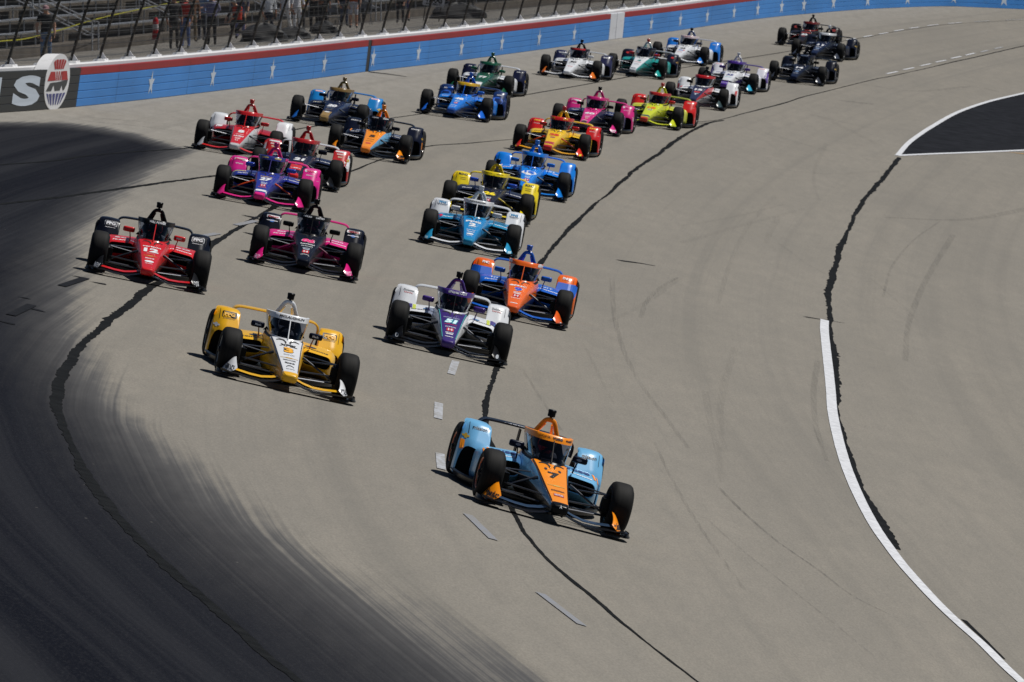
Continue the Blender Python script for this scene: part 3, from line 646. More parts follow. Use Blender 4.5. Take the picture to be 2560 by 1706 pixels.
def project(vs, bv, C, U, V, ray, lift=.004):
    out = []
    for u, v in vs:
        o = C+U*u+V*v-ray*.6; h = bv.ray_cast(o, ray, 3.0)
        if h[0] is None: h = bv.find_nearest(C+U*u+V*v)
        n = h[1] if h[1].dot(ray) < 0 else -h[1]; out.append(h[0]+n*lift)
    return out
DOWN = Vector((0, 0, -1)); BACK = Vector((0, -1, 0)); UX = Vector((-1, 0, 0)); VY = Vector((0, -1, 0)); VZ = Vector((0, 0, 1))
FRAMES = {  # target -> bvh, plane, text right, text up, ray
 'nose': ('nose', lambda u, v: Vector((-u, v, .5)), UX, VY, DOWN), 'tip': ('nose', lambda u, v: Vector((-u, 1.0, v)), UX, VZ, BACK),
 'frame': ('frame', lambda u, v: Vector((-u, -1.0, v)), UX, VZ, BACK), 'guardR': ('guard', lambda u, v: Vector((u, -2.4, v)), UX, VZ, BACK), 'guardL': ('guard_m', lambda u, v: Vector((-u, -2.4, v)), UX, VZ, BACK),
 'podR': ('pod', lambda u, v: Vector((u, v, .6)), UX, VY, DOWN), 'podL': ('pod_m', lambda u, v: Vector((-u, v, .6)), UX, VY, DOWN),
 'finR': ('fin', lambda u, v: Vector((u, .6, v)), UX, VZ, BACK), 'finL': ('fin_m', lambda u, v: Vector((-u, .6, v)), UX, VZ, BACK),
 'sideR': ('guard', lambda u, v: Vector((.95, v, u)), Vector((0, 1, 0)), VZ, Vector((-1, 0, 0))), 'sideL': ('guard_m', lambda u, v: Vector((-.95, v, u)), Vector((0, -1, 0)), VZ, Vector((1, 0, 0))),
 'mirR': ('mirror', lambda u, v: Vector((u, -1.25, v)), UX, VZ, BACK), 'mirL': ('mirror_m', lambda u, v: Vector((-u, -1.25, v)), UX, VZ, BACK),
 'rear': ('rear', lambda u, v: Vector((-u, -3.5, v)), UX, VZ, BACK)}
SHAPES = {}
def shape(name):
    """flat emblems, height 1, centred"""
    if name in SHAPES: return SHAPES[name]
    if name == 'bowtie': v = [(-1.2,.2),(-.45,.2),(-.35,.5),(.35,.5),(.45,.2),(1.2,.2),(1.05,-.2),(.45,-.2),(.35,-.5),(-.35,-.5),(-.45,-.2),(-1.05,-.2)]; f = [(0,1,10,11),(1,2,9,10),(2,3,8,9),(3,4,7,8),(4,5,6,7)]
    elif name == 'box': v = rrect(-.5, .5, -.5, .5, .12, 3); f = [tuple(range(len(v)))]
    elif name == 'bar': v = [(-.5+i/12, -.5+j/6) for j in range(7) for i in range(13)]; f = [(j*13+i, j*13+i+1, j*13+i+14, j*13+i+13) for j in range(6) for i in range(12)]
    elif name == 'oval': v = [(.5*math.cos(2*math.pi*k/20), .5*math.sin(2*math.pi*k/20)) for k in range(20)]; f = [tuple(range(20))]
    elif name == 'arc': v = [(math.sin(q)*.5, math.cos(q)*1.2-.9) for q in np.linspace(-1, 1, 9)]+[(math.sin(q)*.5, math.cos(q)*1.2-.65) for q in np.linspace(1, -1, 9)]; f = [(i, i+1, 16-i, 17-i) for i in range(8)]
    elif name == 'brow':
        a = [(.12,-.1),(.3,.28),(.55,.42),(.8,.36),(1.05,.2)]; c = [(.2,-.5),(.34,.0),(.52,.14),(.78,.16),(1.05,.08)]
        v = a+c; f = [(i, i+1, i+6, i+5) for i in range(4)]
    SHAPES[name] = (v, f); return SHAPES[name]
def deform(verts, w, h): return [(x*w, y*h) for x, y in verts]
def decal(car, name, target, u, v, w, h, rgb, text=None, emb=None, bold=.02, shear=0.0, lift=.004, flip=False):
    bvn, plane, U, V, ray = FRAMES[target]
    if target.startswith('guard'): u = GX(u); w = w*.76; h = h*.92
    if text: tv, f, ar = text_mesh(text, bold, shear); vs = [(x*w/ar, y*h) for x, y in tv]
    else: sv, f = shape(emb); vs = [((-x if flip else x)*w, y*h) for x, y in sv]
    pts = project(vs, BV[bvn], plane(u, v), U, V, ray, lift)
    me = MB().add(pts, f).mesh(name, 1, smooth=False, fix=False)
    return link(name, me, decal_mat(rgb), car)

# ------------------------------------------------------------------ the field
K = (17, 18, 21); NAVY = (20, 26, 46); DNAVY = (17, 21, 34); WH = (222, 224, 228); RED = (206, 22, 26); PINK = (222, 24, 126); ORG = (250, 148, 20); YEL = (232, 176, 22); LBL = (112, 178, 222)
def car_mats(L):
    g = lambda k, d: paint(L.get(k, d))
    return g
GROUP = 'open-wheel race cars in the pack'
def make_car(L):
    x, y, h = L['at']; n = nrm(x, y); fw = Vector((-math.sin(R(h)), -math.cos(R(h)), 0)); fw = (fw-n*fw.dot(n)).normalized(); rt = fw.cross(n).normalized()
    M = Matrix(((rt.x, fw.x, n.x, x), (rt.y, fw.y, n.y, y), (rt.z, fw.z, n.z, zs(x, y)), (0, 0, 0, 1)))
    M = Matrix.Translation(n*.004) @ M @ Matrix.Scale(1.04, 4)
    c = empty('race_car', M); tag(c, L['label'], 'race car', GROUP)
    P_ = lambda k, d=None: paint(L.get(k, d if d else L['body']))
    body = P_('body'); fl = 'low' in L
    def part(name, mesh, mats, parent=c, loc=None): return link(name, CM[mesh], mats, parent, loc)
    steer = random.uniform(.3, 2.6)
    mono = part('monocoque', 'monocoque', [P_('top'), P_('side', L['body']), P_('tip', L.get('top')), BLACK, P_('cover', L['body']), P_('low', K)])
    if 'stripe' in L: part('pinstripe', 'pinstripe', P_('stripe'), mono)
    part('floor', 'floor', CARBON)
    for s in ('', '_m'):
        part('sidepod', 'sidepod'+s, [P_('pod', L['body']), BLACK]); g = part('wheel_guard', 'wheel_guard'+s, P_('guard', L['body'])); part('lining', 'guard_lining'+s, BLACK, g)
        e = part('end_fin', 'end_fin'+s, P_('fin', K)); part('end_foot', 'end_foot'+s, CARBON, e)
        sm = P_('susp') if 'susp' in L else ALLOY
        part('wishbone', 'upper_wishbone'+s, ALLOY); part('wishbone', 'lower_wishbone'+s, ALLOY); part('push_rod', 'push_rod'+s, sm); part('track_rod', 'track_rod'+s, ALLOY)
        part('rear_suspension', 'rear_suspension'+s, BLACK); part('brake_duct', 'brake_duct'+s, BLACK)
        m = part('mirror', 'mirror'+s, P_('mirror', NAVY)); part('stalk', 'mirror_stalk'+s, P_('stalk', L.get('mirror', NAVY)), m)
        sg = 1 if s == '' else -1
        for ax, yy, rr, xx in (('f', 0.0, .3275, .8275), ('r', -WB, .345, .78)):
            w = part('wheel', 'rim_'+ax, [RIM, P_('ring', (60, 62, 66))], c, (sg*xx, yy, rr))
            w.rotation_euler = (0, 0, (math.pi if sg < 0 else 0)+(R(steer) if ax == 'f' else 0))
            part('tyre', 'tyre_'+ax, RUBBER, w)
    part('front_wing', 'front_wing', P_('wing', K)); part('wing_flap', 'wing_flap', P_('flap', K)); part('wing_pylon', 'wing_pylon', CARBON)
    part('screen_base', 'screen_base', P_('sbase', K)); fr = part('screen_frame', 'screen_frame', P_('frame', L['body'])); part('windscreen', 'windscreen', GLASS); part('screen_strip', 'screen_strip', P_('strip', K))
    part('headrest', 'headrest', BLACK); part('steering_wheel', 'steering_wheel', BLACK)
    part('roll_hoop', 'roll_hoop', P_('hoop', L['body'])); part('roof_camera', 'roof_camera', P_('cam', K))
    part('rear_wing', 'rear_wing', P_('rear', L['body'])); part('rear_structure', 'rear_structure', BLACK)
    for s in 'RL': decal(c, 'panel_gap', 'guard'+s, .815, .655, .007, .15, (20, 20, 22), emb='bar')
    vc = L.get('vent', (14, 14, 16))
    for flip in (False, True): decal(c, 'vent', 'nose', 0, -.70, .155, .30, vc, emb='brow', flip=flip)
    for t in L.get('decals', []):
        try: decal(c, t[0] if t[0] else 'lettering', *t[1:7], **t[7])
        except Exception as ex: print('decal failed', L['label'], t, ex)
    d = link('person', CM['driver'], plain('race_suit', L.get('suit', (40, 42, 50))), None); d.matrix_world = M
    tag(d, L['driver'], 'driver', 'drivers seated in the race cars')
    hm = link('helmet', CM['helmet'], [P_('helmet', WH), paint((24, 20, 22), rough=.1, coat=.8)], d)
    return c

def T(target, u, v, w, h, rgb, text, bold=.02, shear=0.0, lift=.004): return ('lettering', target, u, v, w, h, rgb, dict(text=text, bold=bold, shear=shear, lift=lift))
def E_(target, u, v, w, h, rgb, emb, name='emblem', lift=.004, flip=False): return (name, target, u, v, w, h, rgb, dict(emb=emb, lift=lift, flip=flip))
def both(fn): return [fn('R'), fn('L')]
def guards(rgb, txt, v=.655, w=.26, h=.045, bold=.02, shear=0, u=.62, lift=.004): return [T('guard'+s, u, v, w, h, rgb, txt, bold, shear, lift) for s in 'RL']
def fire(rgb): return [T('pod'+s, .47, -1.43, .36, .06, rgb, 'Firestone', .03, .2) for s in 'RL']
def num(rgb, s, w=.17, v=-.30, h=.30, bold=.05, out=None, shear=0.0):
    L = []
    if out: L.append(T('nose', 0, v, w*1.10, h*1.08, out, s, bold+.05, shear, .0035))
    L.append(T('nose', 0, v, w, h, rgb, s, bold, shear, .006)); return L
def hbadge(v=.30, s=1.0): return [E_('nose', 0, v, .10*s, .16*s, (190, 24, 34), 'box', lift=.0035), T('nose', 0, v, .06*s, .11*s, WH, 'H', .02, 0, .006)]
def bow(v=.20, w=.09, rgb=(190, 150, 60)): return [E_('nose', 0, v, w, .09, rgb, 'bowtie')]
def series(v, rgb): return [E_('nose', 0, v+.05, .11, .05, rgb, 'bar'), T('nose', 0, v-.03, .13, .07, rgb, 'INDYCAR', .03)]

CARS = [
 dict(at=(0.44,110.6,-7.2), label='light blue and orange race car number 7 leading the pack', driver='driver in a red and white helmet inside the light blue and orange number 7 car', body=LBL, top=ORG, side=LBL, low=K, tip=K, cover=ORG, frame=ORG, hoop=ORG, pod=LBL, guard=LBL, flap=(40,60,84), fin=ORG, mirror=NAVY, rear=DNAVY, ring=(196,92,40), stripe=K, sbase=K, strip=K, helmet=(206,40,44),
  decals=num(K,'7',.15,-.28,.26,.05)+guards(K,'mission',.675,.25,.045)+[T('fin'+s,.80,.155,.13,.075,K,'mission',.03) for s in 'RL']+[T('nose',0,.36,.17,.08,K,'mission',.02),T('tip',0,.235,.035,.035,WH,'A',.06),T('frame',-.12,.90,.13,.026,K,'LUCAS OIL',.03),T('frame',.04,.90,.13,.03,NAVY,'vuse',.04),T('frame',.19,.90,.09,.024,NAVY,'vuse',.04),E_('guardR',.855,.55,.05,.065,(196,160,50),'bowtie'),
  E_('guardR',.895,.44,.07,.13,ORG,'bar',name='colour_band'),E_('nose',0,.16,.10,.05,(200,170,90),'bowtie'),E_('nose',0,.56,.13,.10,(170,40,60),'bar'),T('nose',0,.56,.11,.06,WH,'INDYCAR',.03,0,.007)]+[T('pod'+s,.48,-1.72,.32,.24,(30,60,120),'vuse',.04,.2) for s in 'RL']+[E_('pod'+s,.69,-1.66,.03,.34,ORG,'bar',lift=.006) for s in 'RL']+[E_('pod'+s,.74,-1.66,.02,.30,ORG,'bar',lift=.006) for s in 'RL']+[T('pod'+s,.50,-1.45,.3,.06,WH,'Firestone',.03,.2) for s in 'RL']+[T('rear',-.12,.846,.42,.03,WH,'ARROW',.05),E_('nose',-.09,-.52,.04,.1,NAVY,'oval'),E_('nose',.09,-.52,.04,.1,NAVY,'oval')]+[E_('mir'+s,.40,.70,.07,.03,(120,130,150),'oval') for s in 'RL']),
 dict(at=(-3.3,123.1,-5.6), label='yellow race car number 3 with a white nose panel', driver='driver with a white helmet inside the yellow number 3 car', body=YEL, top=WH, side=YEL, low=YEL, tip=YEL, frame=WH, hoop=WH, pod=YEL, guard=YEL, flap=YEL, fin=WH, mirror=NAVY, stalk=(190,110,30), rear=YEL, stripe=(24,30,52), sbase=WH, strip=WH, helmet=WH, wing=(30,28,24), ring=(120,124,130),
  decals=num((236,168,20),'3',.13,-.26,.26,.06,K)+[E_('guard'+s,.62,.665,.27,.085,K,'box') for s in 'RL']+guards(YEL,'PPG',.665,.20,.05,.05,lift=.008)+guards(K,'ppgpaints.com',.610,.22,.016)+[T('fin'+s,.80,.15,.12,.07,K,'HITACHI',.03) for s in 'RL']+fire((40,34,24))+[T('frame',.02,.90,.36,.034,K,'MCLAUGHLIN',.03,.25),T('nose',0,-.50,.26,.12,K,'XPEL',.05,.2),T('nose',0,-.02,.15,.07,(150,152,156),'SNAP-ON',.02),E_('nose',0,.14,.11,.05,(190,150,60),'bowtie'),T('nose',0,.26,.18,.06,K,'FREIGHTLINER',.02),T('nose',0,.40,.14,.09,K,'Menards',.03,.2),E_('nose',0,.60,.13,.14,K,'arc'),T('nose',0,.72,.12,.03,K,'PENSKE',.02),T('mirL',.41,.70,.09,.03,WH,'Mack',.05),T('mirR',.41,.70,.09,.03,WH,'Mack',.05),E_('guardR',.855,.50,.05,.06,(180,184,190),'bowtie')]+[E_('pod'+s,.40,-1.56,.17,.12,(40,48,70),'oval') for s in 'RL']),
 dict(at=(-1.1,140.2,-0.8), label='white and purple race car number 51 with purple mirrors', driver='driver with a red visor strip inside the white and purple number 51 car', body=WH, top=(58,34,112), side=WH, low=K, tip=(58,34,112), frame=(66,38,124), hoop=(66,38,124), pod=WH, guard=WH, flap=K, fin=K, mirror=(72,40,132), rear=WH, stripe=(70,190,180), sbase=WH, strip=K, helmet=(210,50,50),
  decals=num((214,240,246),'51',.20,-.22,.24,.06,(70,180,190),.2)+[T('frame',.02,.90,.30,.045,WH,'#Nurtec ODT',.03,.1),T('nose',0,-.44,.26,.08,(150,160,190),'nurtec ODT',.03),T('nose',0,-.02,.2,.06,RED,'myRacing',.02),T('nose',0,.14,.17,.07,WH,'JACKSON',.02)]+hbadge(.30,1.15)+series(.52,WH)+[E_('nose',0,.74,.13,.03,WH,'bar')]+guards((90,94,100),'Deloitte',.690,.22,.03)+guards((180,60,60),'RAHAL',.655,.19,.022)+fire((70,74,80))+[E_('pod'+s,.60,-1.66,.05,.5,(190,200,70),'bar',lift=.006) for s in 'RL']+[E_('pod'+s,.68,-1.72,.09,.5,(58,44,120),'bar',lift=.006) for s in 'RL']+[E_('pod'+s,.76,-1.72,.05,.5,(40,150,180),'bar',lift=.006) for s in 'RL']+[E_('fin'+s,.80,.15,.05,.06,(170,174,180),'oval') for s in 'RL']+[E_('pod'+s,.40,-1.52,.12,.10,(70,120,170),'oval') for s in 'RL']),
 dict(at=(0.0,154.3,2.2), label='orange and blue race car number 9 with orange nose', driver='driver inside the orange and blue number 9 car', body=(10,92,196), top=(240,106,16), side=(240,106,16), low=(14,50,120), tip=(228,92,20), cover=(24,66,190), frame=(236,104,24), hoop=(10,92,196), cam=(10,92,196), pod=(10,94,200), guard=(240,106,16), flap=(10,92,196), fin=(232,96,30), mirror=(10,92,196), rear=(10,92,196), sbase=(236,100,22), strip=(220,90,20), helmet=(120,140,200),
  decals=num((30,70,200),'9',.13,-.20,.24,.05,WH)+[T('nose',.02,-.44,.22,.09,WH,'PNC',.05),E_('nose',-.13,-.44,.08,.09,WH,'oval')]+series(.05,WH)+hbadge(.26,1.2)+[T('nose',0,.42,.16,.05,WH,'GLOBAL BANK',.02),E_('nose',0,.78,.12,.04,WH,'bar'),E_('frame',-.27,.90,.09,.05,WH,'bar'),E_('frame',.27,.90,.09,.05,WH,'bar')]+[E_('guard'+s,.655,.53,.60,.20,(10,94,200),'bar',name='colour_band',lift=.010) for s in 'RL']+guards(WH,'PNC',.70,.16,.045,.05,lift=.009)+fire(WH)+[T('pod'+s,.45,-1.62,.2,.12,(190,205,230),'NTT',.05) for s in 'RL']+[E_('fin'+s,.83,.10,.07,.05,WH,'oval') for s in 'RL']),
 dict(at=(-6.1,142.9,-2.0), label='red race car number 12 with black screen and black wheel guards', driver='driver with a red striped helmet inside the red number 12 car', body=RED, top=RED, side=RED, low=(120,16,20), tip=RED, cover=K, frame=K, hoop=K, pod=RED, guard=DNAVY, flap=(206,28,32), fin=(26,27,31), mirror=(206,28,30), rear=DNAVY, sbase=RED, strip=RED, helmet=(200,40,44),
  decals=num(WH,'12',.24,-.20,.24,.05)+[T('nose',0,-.44,.30,.08,WH,'verizon',.03,.1),T('frame',.02,.90,.26,.036,WH,'WILL POWER',.04,.2),T('nose',0,0.0,.13,.07,(200,130,130),'SNAP-ON',.02),E_('nose',0,.16,.10,.05,(190,150,60),'bowtie'),T('nose',0,.32,.15,.07,WH,'Menards',.03,.2),E_('nose',0,.52,.15,.13,WH,'oval'),T('nose',0,.66,.12,.04,WH,'PENSKE',.02)]+[E_('guard'+s,.62,.665,.27,.085,WH,'box') for s in 'RL']+[E_('guard'+s,.62,.665,.25,.072,DNAVY,'box',lift=.007) for s in 'RL']+guards(WH,'PPG',.665,.20,.05,.05,lift=.010)+guards(WH,'ppgpaints.com',.605,.22,.016)+[T('fin'+s,.80,.14,.10,.07,(190,192,196),'DEX',.03) for s in 'RL']+fire(WH)+[T('mirL',.41,.70,.09,.03,WH,'MAC',.05)]+[T('pod'+s,.5,-1.62,.24,.12,(210,190,196),'5G',.05) for s in 'RL']),
 dict(at=(-3.8,155.6,0.0), label='pink and black race car number 06 with black nose', driver='driver with a pink visor strip inside the pink and black number 06 car', body=PINK, top=DNAVY, side=DNAVY, low=(110,18,66), tip=DNAVY, cover=K, frame=K, hoop=K, pod=PINK, guard=DNAVY, flap=K, fin=PINK, mirror=K, rear=PINK, sbase=K, strip=K, helmet=(190,40,110), susp=(120,20,70),
  decals=num((226,40,120),'06',.22,-.36,.24,.06,(230,200,215),.2)+[T('nose',0,-.13,.26,.08,WH,'AutoNation',.03),T('nose',0,0.02,.2,.05,WH,'SiriusXM',.03),T('frame',-.10,.90,.15,.028,WH,'HELIO',.04,.2),T('frame',.12,.90,.15,.028,WH,'CASTRO',.04,.2)]+series(.20,(180,190,205))+hbadge(.42,1.2)+[E_('nose',0,.66,.18,.10,WH,'arc')]+[E_('guard'+s,.62,.70,.30,.05,WH,'box') for s in 'RL']+guards((190,40,60),'AutoNation',.70,.25,.03,lift=.008)+[E_('guard'+s,.63,.63,.12,.045,(30,120,210),'oval') for s in 'RL']+[E_('guard'+s,.63,.632,.26,.012,WH,'bar',lift=.007) for s in 'RL']+fire(WH)+[T('fin'+s,.80,.14,.10,.07,(240,170,205),'aero',.03) for s in 'RL']+[T('pod'+s,.48,-1.62,.22,.12,(230,190,215),'sxm',.05) for s in 'RL']+[T('rear',-.3,.85,.2,.025,WH,'AUTO',.05)]),
 dict(at=(-0.9,174.4,1.6), label='turquoise blue race car number 2 with white wheel guards and white roll hoop', driver='driver inside the turquoise and white number 2 car', body=(14,130,196), top=(16,134,200), side=(16,134,200), low=(16,80,110), tip=(22,132,178), cover=WH, frame=WH, hoop=WH, cam=WH, pod=(24,134,180), guard=WH, flap=WH, fin=(40,150,196), mirror=WH, rear=WH, sbase=(24,140,188), strip=WH, helmet=(120,180,210),
  decals=num(WH,'2',.14,-.20,.26,.06)+[T('nose',0,-.46,.30,.13,WH,'PPG',.05),T('frame',.0,.90,.32,.034,K,'NEWGARDEN',.03,.2),T('nose',0,.02,.14,.06,(150,196,216),'SNAP-ON',.02),T('nose',0,.22,.18,.06,WH,'FREIGHT',.02),T('nose',0,.36,.15,.07,WH,'Menards',.03,.2),E_('nose',0,.54,.14,.12,WH,'oval'),T('nose',0,.68,.12,.04,WH,'PENSKE',.02)]+[E_('guard'+s,.62,.69,.26,.075,(24,130,180),'box') for s in 'RL']+[E_('guard'+s,.62,.69,.24,.062,WH,'box',lift=.007) for s in 'RL']+guards((24,130,180),'PPG',.69,.19,.045,.05,lift=.010)+guards((90,94,100),'ppgpaints.com',.64,.22,.015)+fire(WH)+[E_('pod'+s,.70,-1.50,.11,.20,(214,30,80),'oval',lift=.006) for s in 'RL']+[T('pod'+s,.48,-1.66,.26,.18,(16,96,140),'PPG',.05) for s in 'RL']+[E_('fin'+s,.82,.12,.06,.06,(170,210,226),'bar') for s in 'RL']),
 dict(at=(-0.6,188.8,2.6), label='dark navy and yellow race car number 26 just behind the turquoise car', driver='driver inside the navy and yellow number 26 car', body=(30,33,52), top=(30,33,52), side=(30,33,52), low=(22,24,36), tip=(30,33,52), cover=(30,33,52), frame=(238,212,20), hoop=(238,212,20), pod=(32,36,58), guard=(236,210,22), flap=(236,210,22), fin=(236,210,22), mirror=(30,80,200), rear=(236,210,22), susp=(214,190,30), sbase=K, helmet=(120,40,50),
  decals=num((240,216,20),'26',.25,-.32,.26,.06)+series(.05,(190,196,206))+hbadge(.26,1.1)+[T('nose',0,.44,.16,.06,(214,120,60),'AUTOSPORT',.02)]+guards(K,'ECHO',.705,.25,.045,.05)+[E_('guard'+s,.60,.635,.18,.008,(110,100,20),'bar') for s in 'RL']+[E_('guard'+s,.60,.60,.16,.008,(110,100,20),'bar') for s in 'RL']+fire(WH)+[T('frame',-.12,.90,.14,.02,K,'HERTA',.02),T('frame',.12,.90,.14,.02,K,'HERTA',.02)]),
 dict(at=(0.3,202.6,3.2), label='bright blue race car number 10 with a white number disc', driver='driver inside the bright blue number 10 car', body=(10,126,224), top=(12,128,226), tip=(12,128,226), low=(8,80,160), frame=(8,116,214), hoop=(12,128,226), cam=(12,128,226), pod=(12,128,226), guard=(10,126,224), flap=(12,128,226), fin=(14,130,228), mirror=(20,120,225), rear=(12,108,220), sbase=(12,108,220), strip=(12,90,190), helmet=WH,
  decals=[E_('nose',0,-.28,.34,.34,WH,'oval'),T('nose',0,-.32,.22,.18,(14,104,214),'10',.06,0,.009),E_('nose',0,-.10,.12,.12,WH,'bar')]+series(.14,(200,220,240))+hbadge(.42,1.2)+[E_('nose',0,.60,.15,.06,WH,'bar')]+[E_('pod'+s,.60,-1.44,.24,.035,(230,214,224),'bar',lift=.006) for s in 'RL']+[T('pod'+s,.42,-1.62,.2,.2,(200,220,240),'NTT',.05) for s in 'RL']+[E_('pod'+s,.72,-1.58,.05,.3,(230,210,220),'bar',lift=.007) for s in 'RL']+[T('sideL',.40,-2.62,.05,.1,(200,220,240),'N',.05)]+[T('rear',.3,.85,.2,.025,WH,'NTT',.05)]),
 dict(at=(-5.2,177.7,2.3), label='pink and blue race car number 27 with orange push rods', driver='driver inside the pink and blue number 27 car', body=(34,46,140), top=(34,48,146), side=(34,46,140), low=(26,30,80), tip=PINK, cover=PINK, frame=(40,48,128), hoop=PINK, cam=PINK, pod=(36,48,140), guard=(222,34,140), flap=PINK, fin=(222,34,130), mirror=(36,70,190), rear=PINK, susp=(226,76,26), sbase=(34,46,140), strip=(60,50,120), helmet=(120,130,160),
  decals=num(WH,'27',.24,-.26,.26,.06,None,.15)+[T('nose',0,-.48,.24,.06,(214,180,90),'NAPA',.03),T('frame',-.13,.90,.13,.028,(230,214,90),'NAPA',.04,.2),T('frame',.13,.90,.13,.028,(230,214,90),'ROSSI',.04,.2),E_('frame',-.29,.90,.05,.06,PINK,'bar'),E_('frame',.29,.90,.05,.06,PINK,'bar')]+series(.05,(190,200,226))+hbadge(.26,1.1)+[T('nose',0,.42,.17,.06,(226,110,50),'AutoNation',.02),E_('nose',0,.70,.24,.14,WH,'bar')]+[E_('guard'+s,.62,.70,.30,.05,WH,'box') for s in 'RL']+guards((190,40,60),'AutoNation',.70,.25,.03,lift=.008)+guards(WH,'siriusxm',.62,.2,.03)+fire(WH)+[E_('pod'+s,.62,-1.62,.24,.06,(220,200,110),'bar',lift=.006) for s in 'RL']+[T('sideL',.36,-2.62,.05,.34,WH,'III',.03)]),
 dict(at=(-4.8,189.3,2.4), label='navy and red race car number 21 half hidden behind the pink and blue car', driver='driver inside the navy and red number 21 car', body=DNAVY, top=(26,32,56), side=(26,32,56), low=(90,18,24), tip=RED, cover=RED, frame=(176,26,32), hoop=(186,28,34), cam=(190,28,34), pod=(30,38,66), guard=(196,40,44), flap=K, fin=K, mirror=DNAVY, rear=WH, sbase=K, helmet=(200,60,50),
  decals=num(WH,'21',.24,-.40,.24,.06,None,.15)+[E_('nose',0,.22,.24,.66,(196,26,32),'bar',name='colour_band'),T('nose',0,-.02,.2,.05,(200,205,215),'BITNILE',.02),E_('nose',0,.10,.15,.10,(200,204,214),'oval',lift=.007),E_('nose',0,.42,.10,.06,(210,214,224),'bowtie',lift=.007)]+[E_('guard'+s,.62,.72,.30,.03,WH,'bar') for s in 'RL']+[E_('guard'+s,.62,.665,.20,.03,(226,190,190),'bar') for s in 'RL']+[E_('guard'+s,.62,.61,.12,.03,(214,180,150),'bar') for s in 'RL']+[E_('guard'+s,.905,.50,.09,.36,WH,'bar',name='colour_band') for s in 'RL']+[E_('guardL',.885,.56,.05,.06,(200,160,60),'bowtie',lift=.009)]+fire(WH)),
 dict(at=(-6.4,199.7,3.6), label='red race car number 8 with white wheel guards', driver='driver inside the red number 8 car', body=RED, top=(204,28,34), side=(200,205,208), low=(190,192,196), tip=(190,190,192), cover=RED, frame=(196,26,32), hoop=(196,26,32), cam=(196,26,32), pod=(170,24,34), guard=WH, flap=(206,34,34), fin=(170,172,178), mirror=(200,30,34), rear=RED, sbase=RED, strip=RED, helmet=WH,
  decals=num(WH,'8',.14,-.30,.26,.06)+[E_('nose',0,-.02,.18,.04,(240,180,184),'bar'),T('nose',0,.16,.22,.10,WH,'HUSKI',.06,.1)]+series(.36,(236,200,204))+hbadge(.58,1.0)+[E_('pod'+s,.62,-1.58,.14,.24,(214,214,220),'box',lift=.006) for s in 'RL']+[T('rear',.3,.85,.28,.025,WH,'AVIATION',.04)]),
 dict(at=(-3.5,209.0,5.2), label='dark navy race car number 5 with orange nose and orange wing fins', driver='driver inside the navy and orange number 5 car', body=DNAVY, top=ORG, side=LBL, low=K, tip=(220,120,20), cover=ORG, frame=DNAVY, hoop=ORG, cam=ORG, pod=NAVY, guard=NAVY, flap=K, fin=ORG, mirror=DNAVY, rear=DNAVY, ring=(90,60,40), sbase=K, helmet=(200,70,40),
  decals=num(K,'5',.14,-.24,.24,.05)+[T('nose',0,.08,.17,.05,(110,70,30),'vuse',.03),T('nose',0,.26,.17,.06,K,'mission',.02),E_('nose',0,.50,.12,.12,(190,60,60),'box'),T('frame',-.08,.90,.18,.03,WH,'ARROW',.04,.2),T('frame',.16,.90,.12,.03,WH,'vuse',.04,.2)]+guards(WH,'mission',.705,.22,.035)+fire(WH)+[T('pod'+s,.44,-1.62,.2,.12,(150,160,190),'vuse',.04,.2) for s in 'RL']+[E_('podR',.66,-1.62,.03,.3,ORG,'bar',lift=.006),E_('podL',.66,-1.62,.03,.3,ORG,'bar',lift=.006)]+[T('fin'+s,.80,.15,.12,.07,K,'vuse',.03) for s in 'RL']+[E_('sideL',.50,-2.68,.05,.07,(196,160,60),'bowtie'),E_('sideL',.34,-2.66,.10,.16,ORG,'bar')]),
 dict(at=(-4.8,224.0,7.0), label='navy race car number 20 with gold nose tip and gold screen frame', driver='driver inside the navy and gold number 20 car', body=NAVY, top=(24,34,62), side=(24,40,80), low=(20,30,56), tip=(130,104,56), cover=(120,98,56), frame=(126,100,54), hoop=(132,106,56), cam=(126,100,54), pod=(26,34,60), guard=(26,132,206), flap=K, fin=(24,96,180), mirror=NAVY, rear=(30,120,196), sbase=NAVY, helmet=(60,130,80),
  decals=num(WH,'20',.24,-.28,.26,.06,None,.15)+[E_('nose',0,.70,.20,.36,(140,112,60),'bar',name='colour_band'),E_('nose',0,.46,.22,.16,(140,112,60),'bar',name='colour_band'),T('nose',0,-.02,.18,.06,(130,140,160),'SONAX',.03),T('nose',0,.16,.18,.06,(140,130,110),'BIT',.03),E_('nose',0,.46,.14,.10,(220,222,226),'oval',lift=.008)]+[E_('guard'+s,.62,.725,.26,.03,(236,190,196),'bar') for s in 'RL']+fire((220,216,190))+[E_('guardL',.86,.48,.06,.07,(196,170,80),'bowtie')]),
 dict(at=(1.0,226.3,6.4), label='yellow race car number 28 with red wheel guards', driver='driver inside the yellow and red number 28 car', body=(236,190,24), top=(238,192,26), side=(236,190,24), low=(170,120,20), tip=(180,26,30), cover=YEL, frame=(206,30,32), hoop=(238,192,26), cam=(200,30,34), pod=(236,190,24), guard=(206,26,30), flap=(236,170,30), fin=(214,40,30), mirror=(204,28,34), rear=(236,190,24), susp=(220,70,26), sbase=(236,190,24), helmet=(230,230,230),
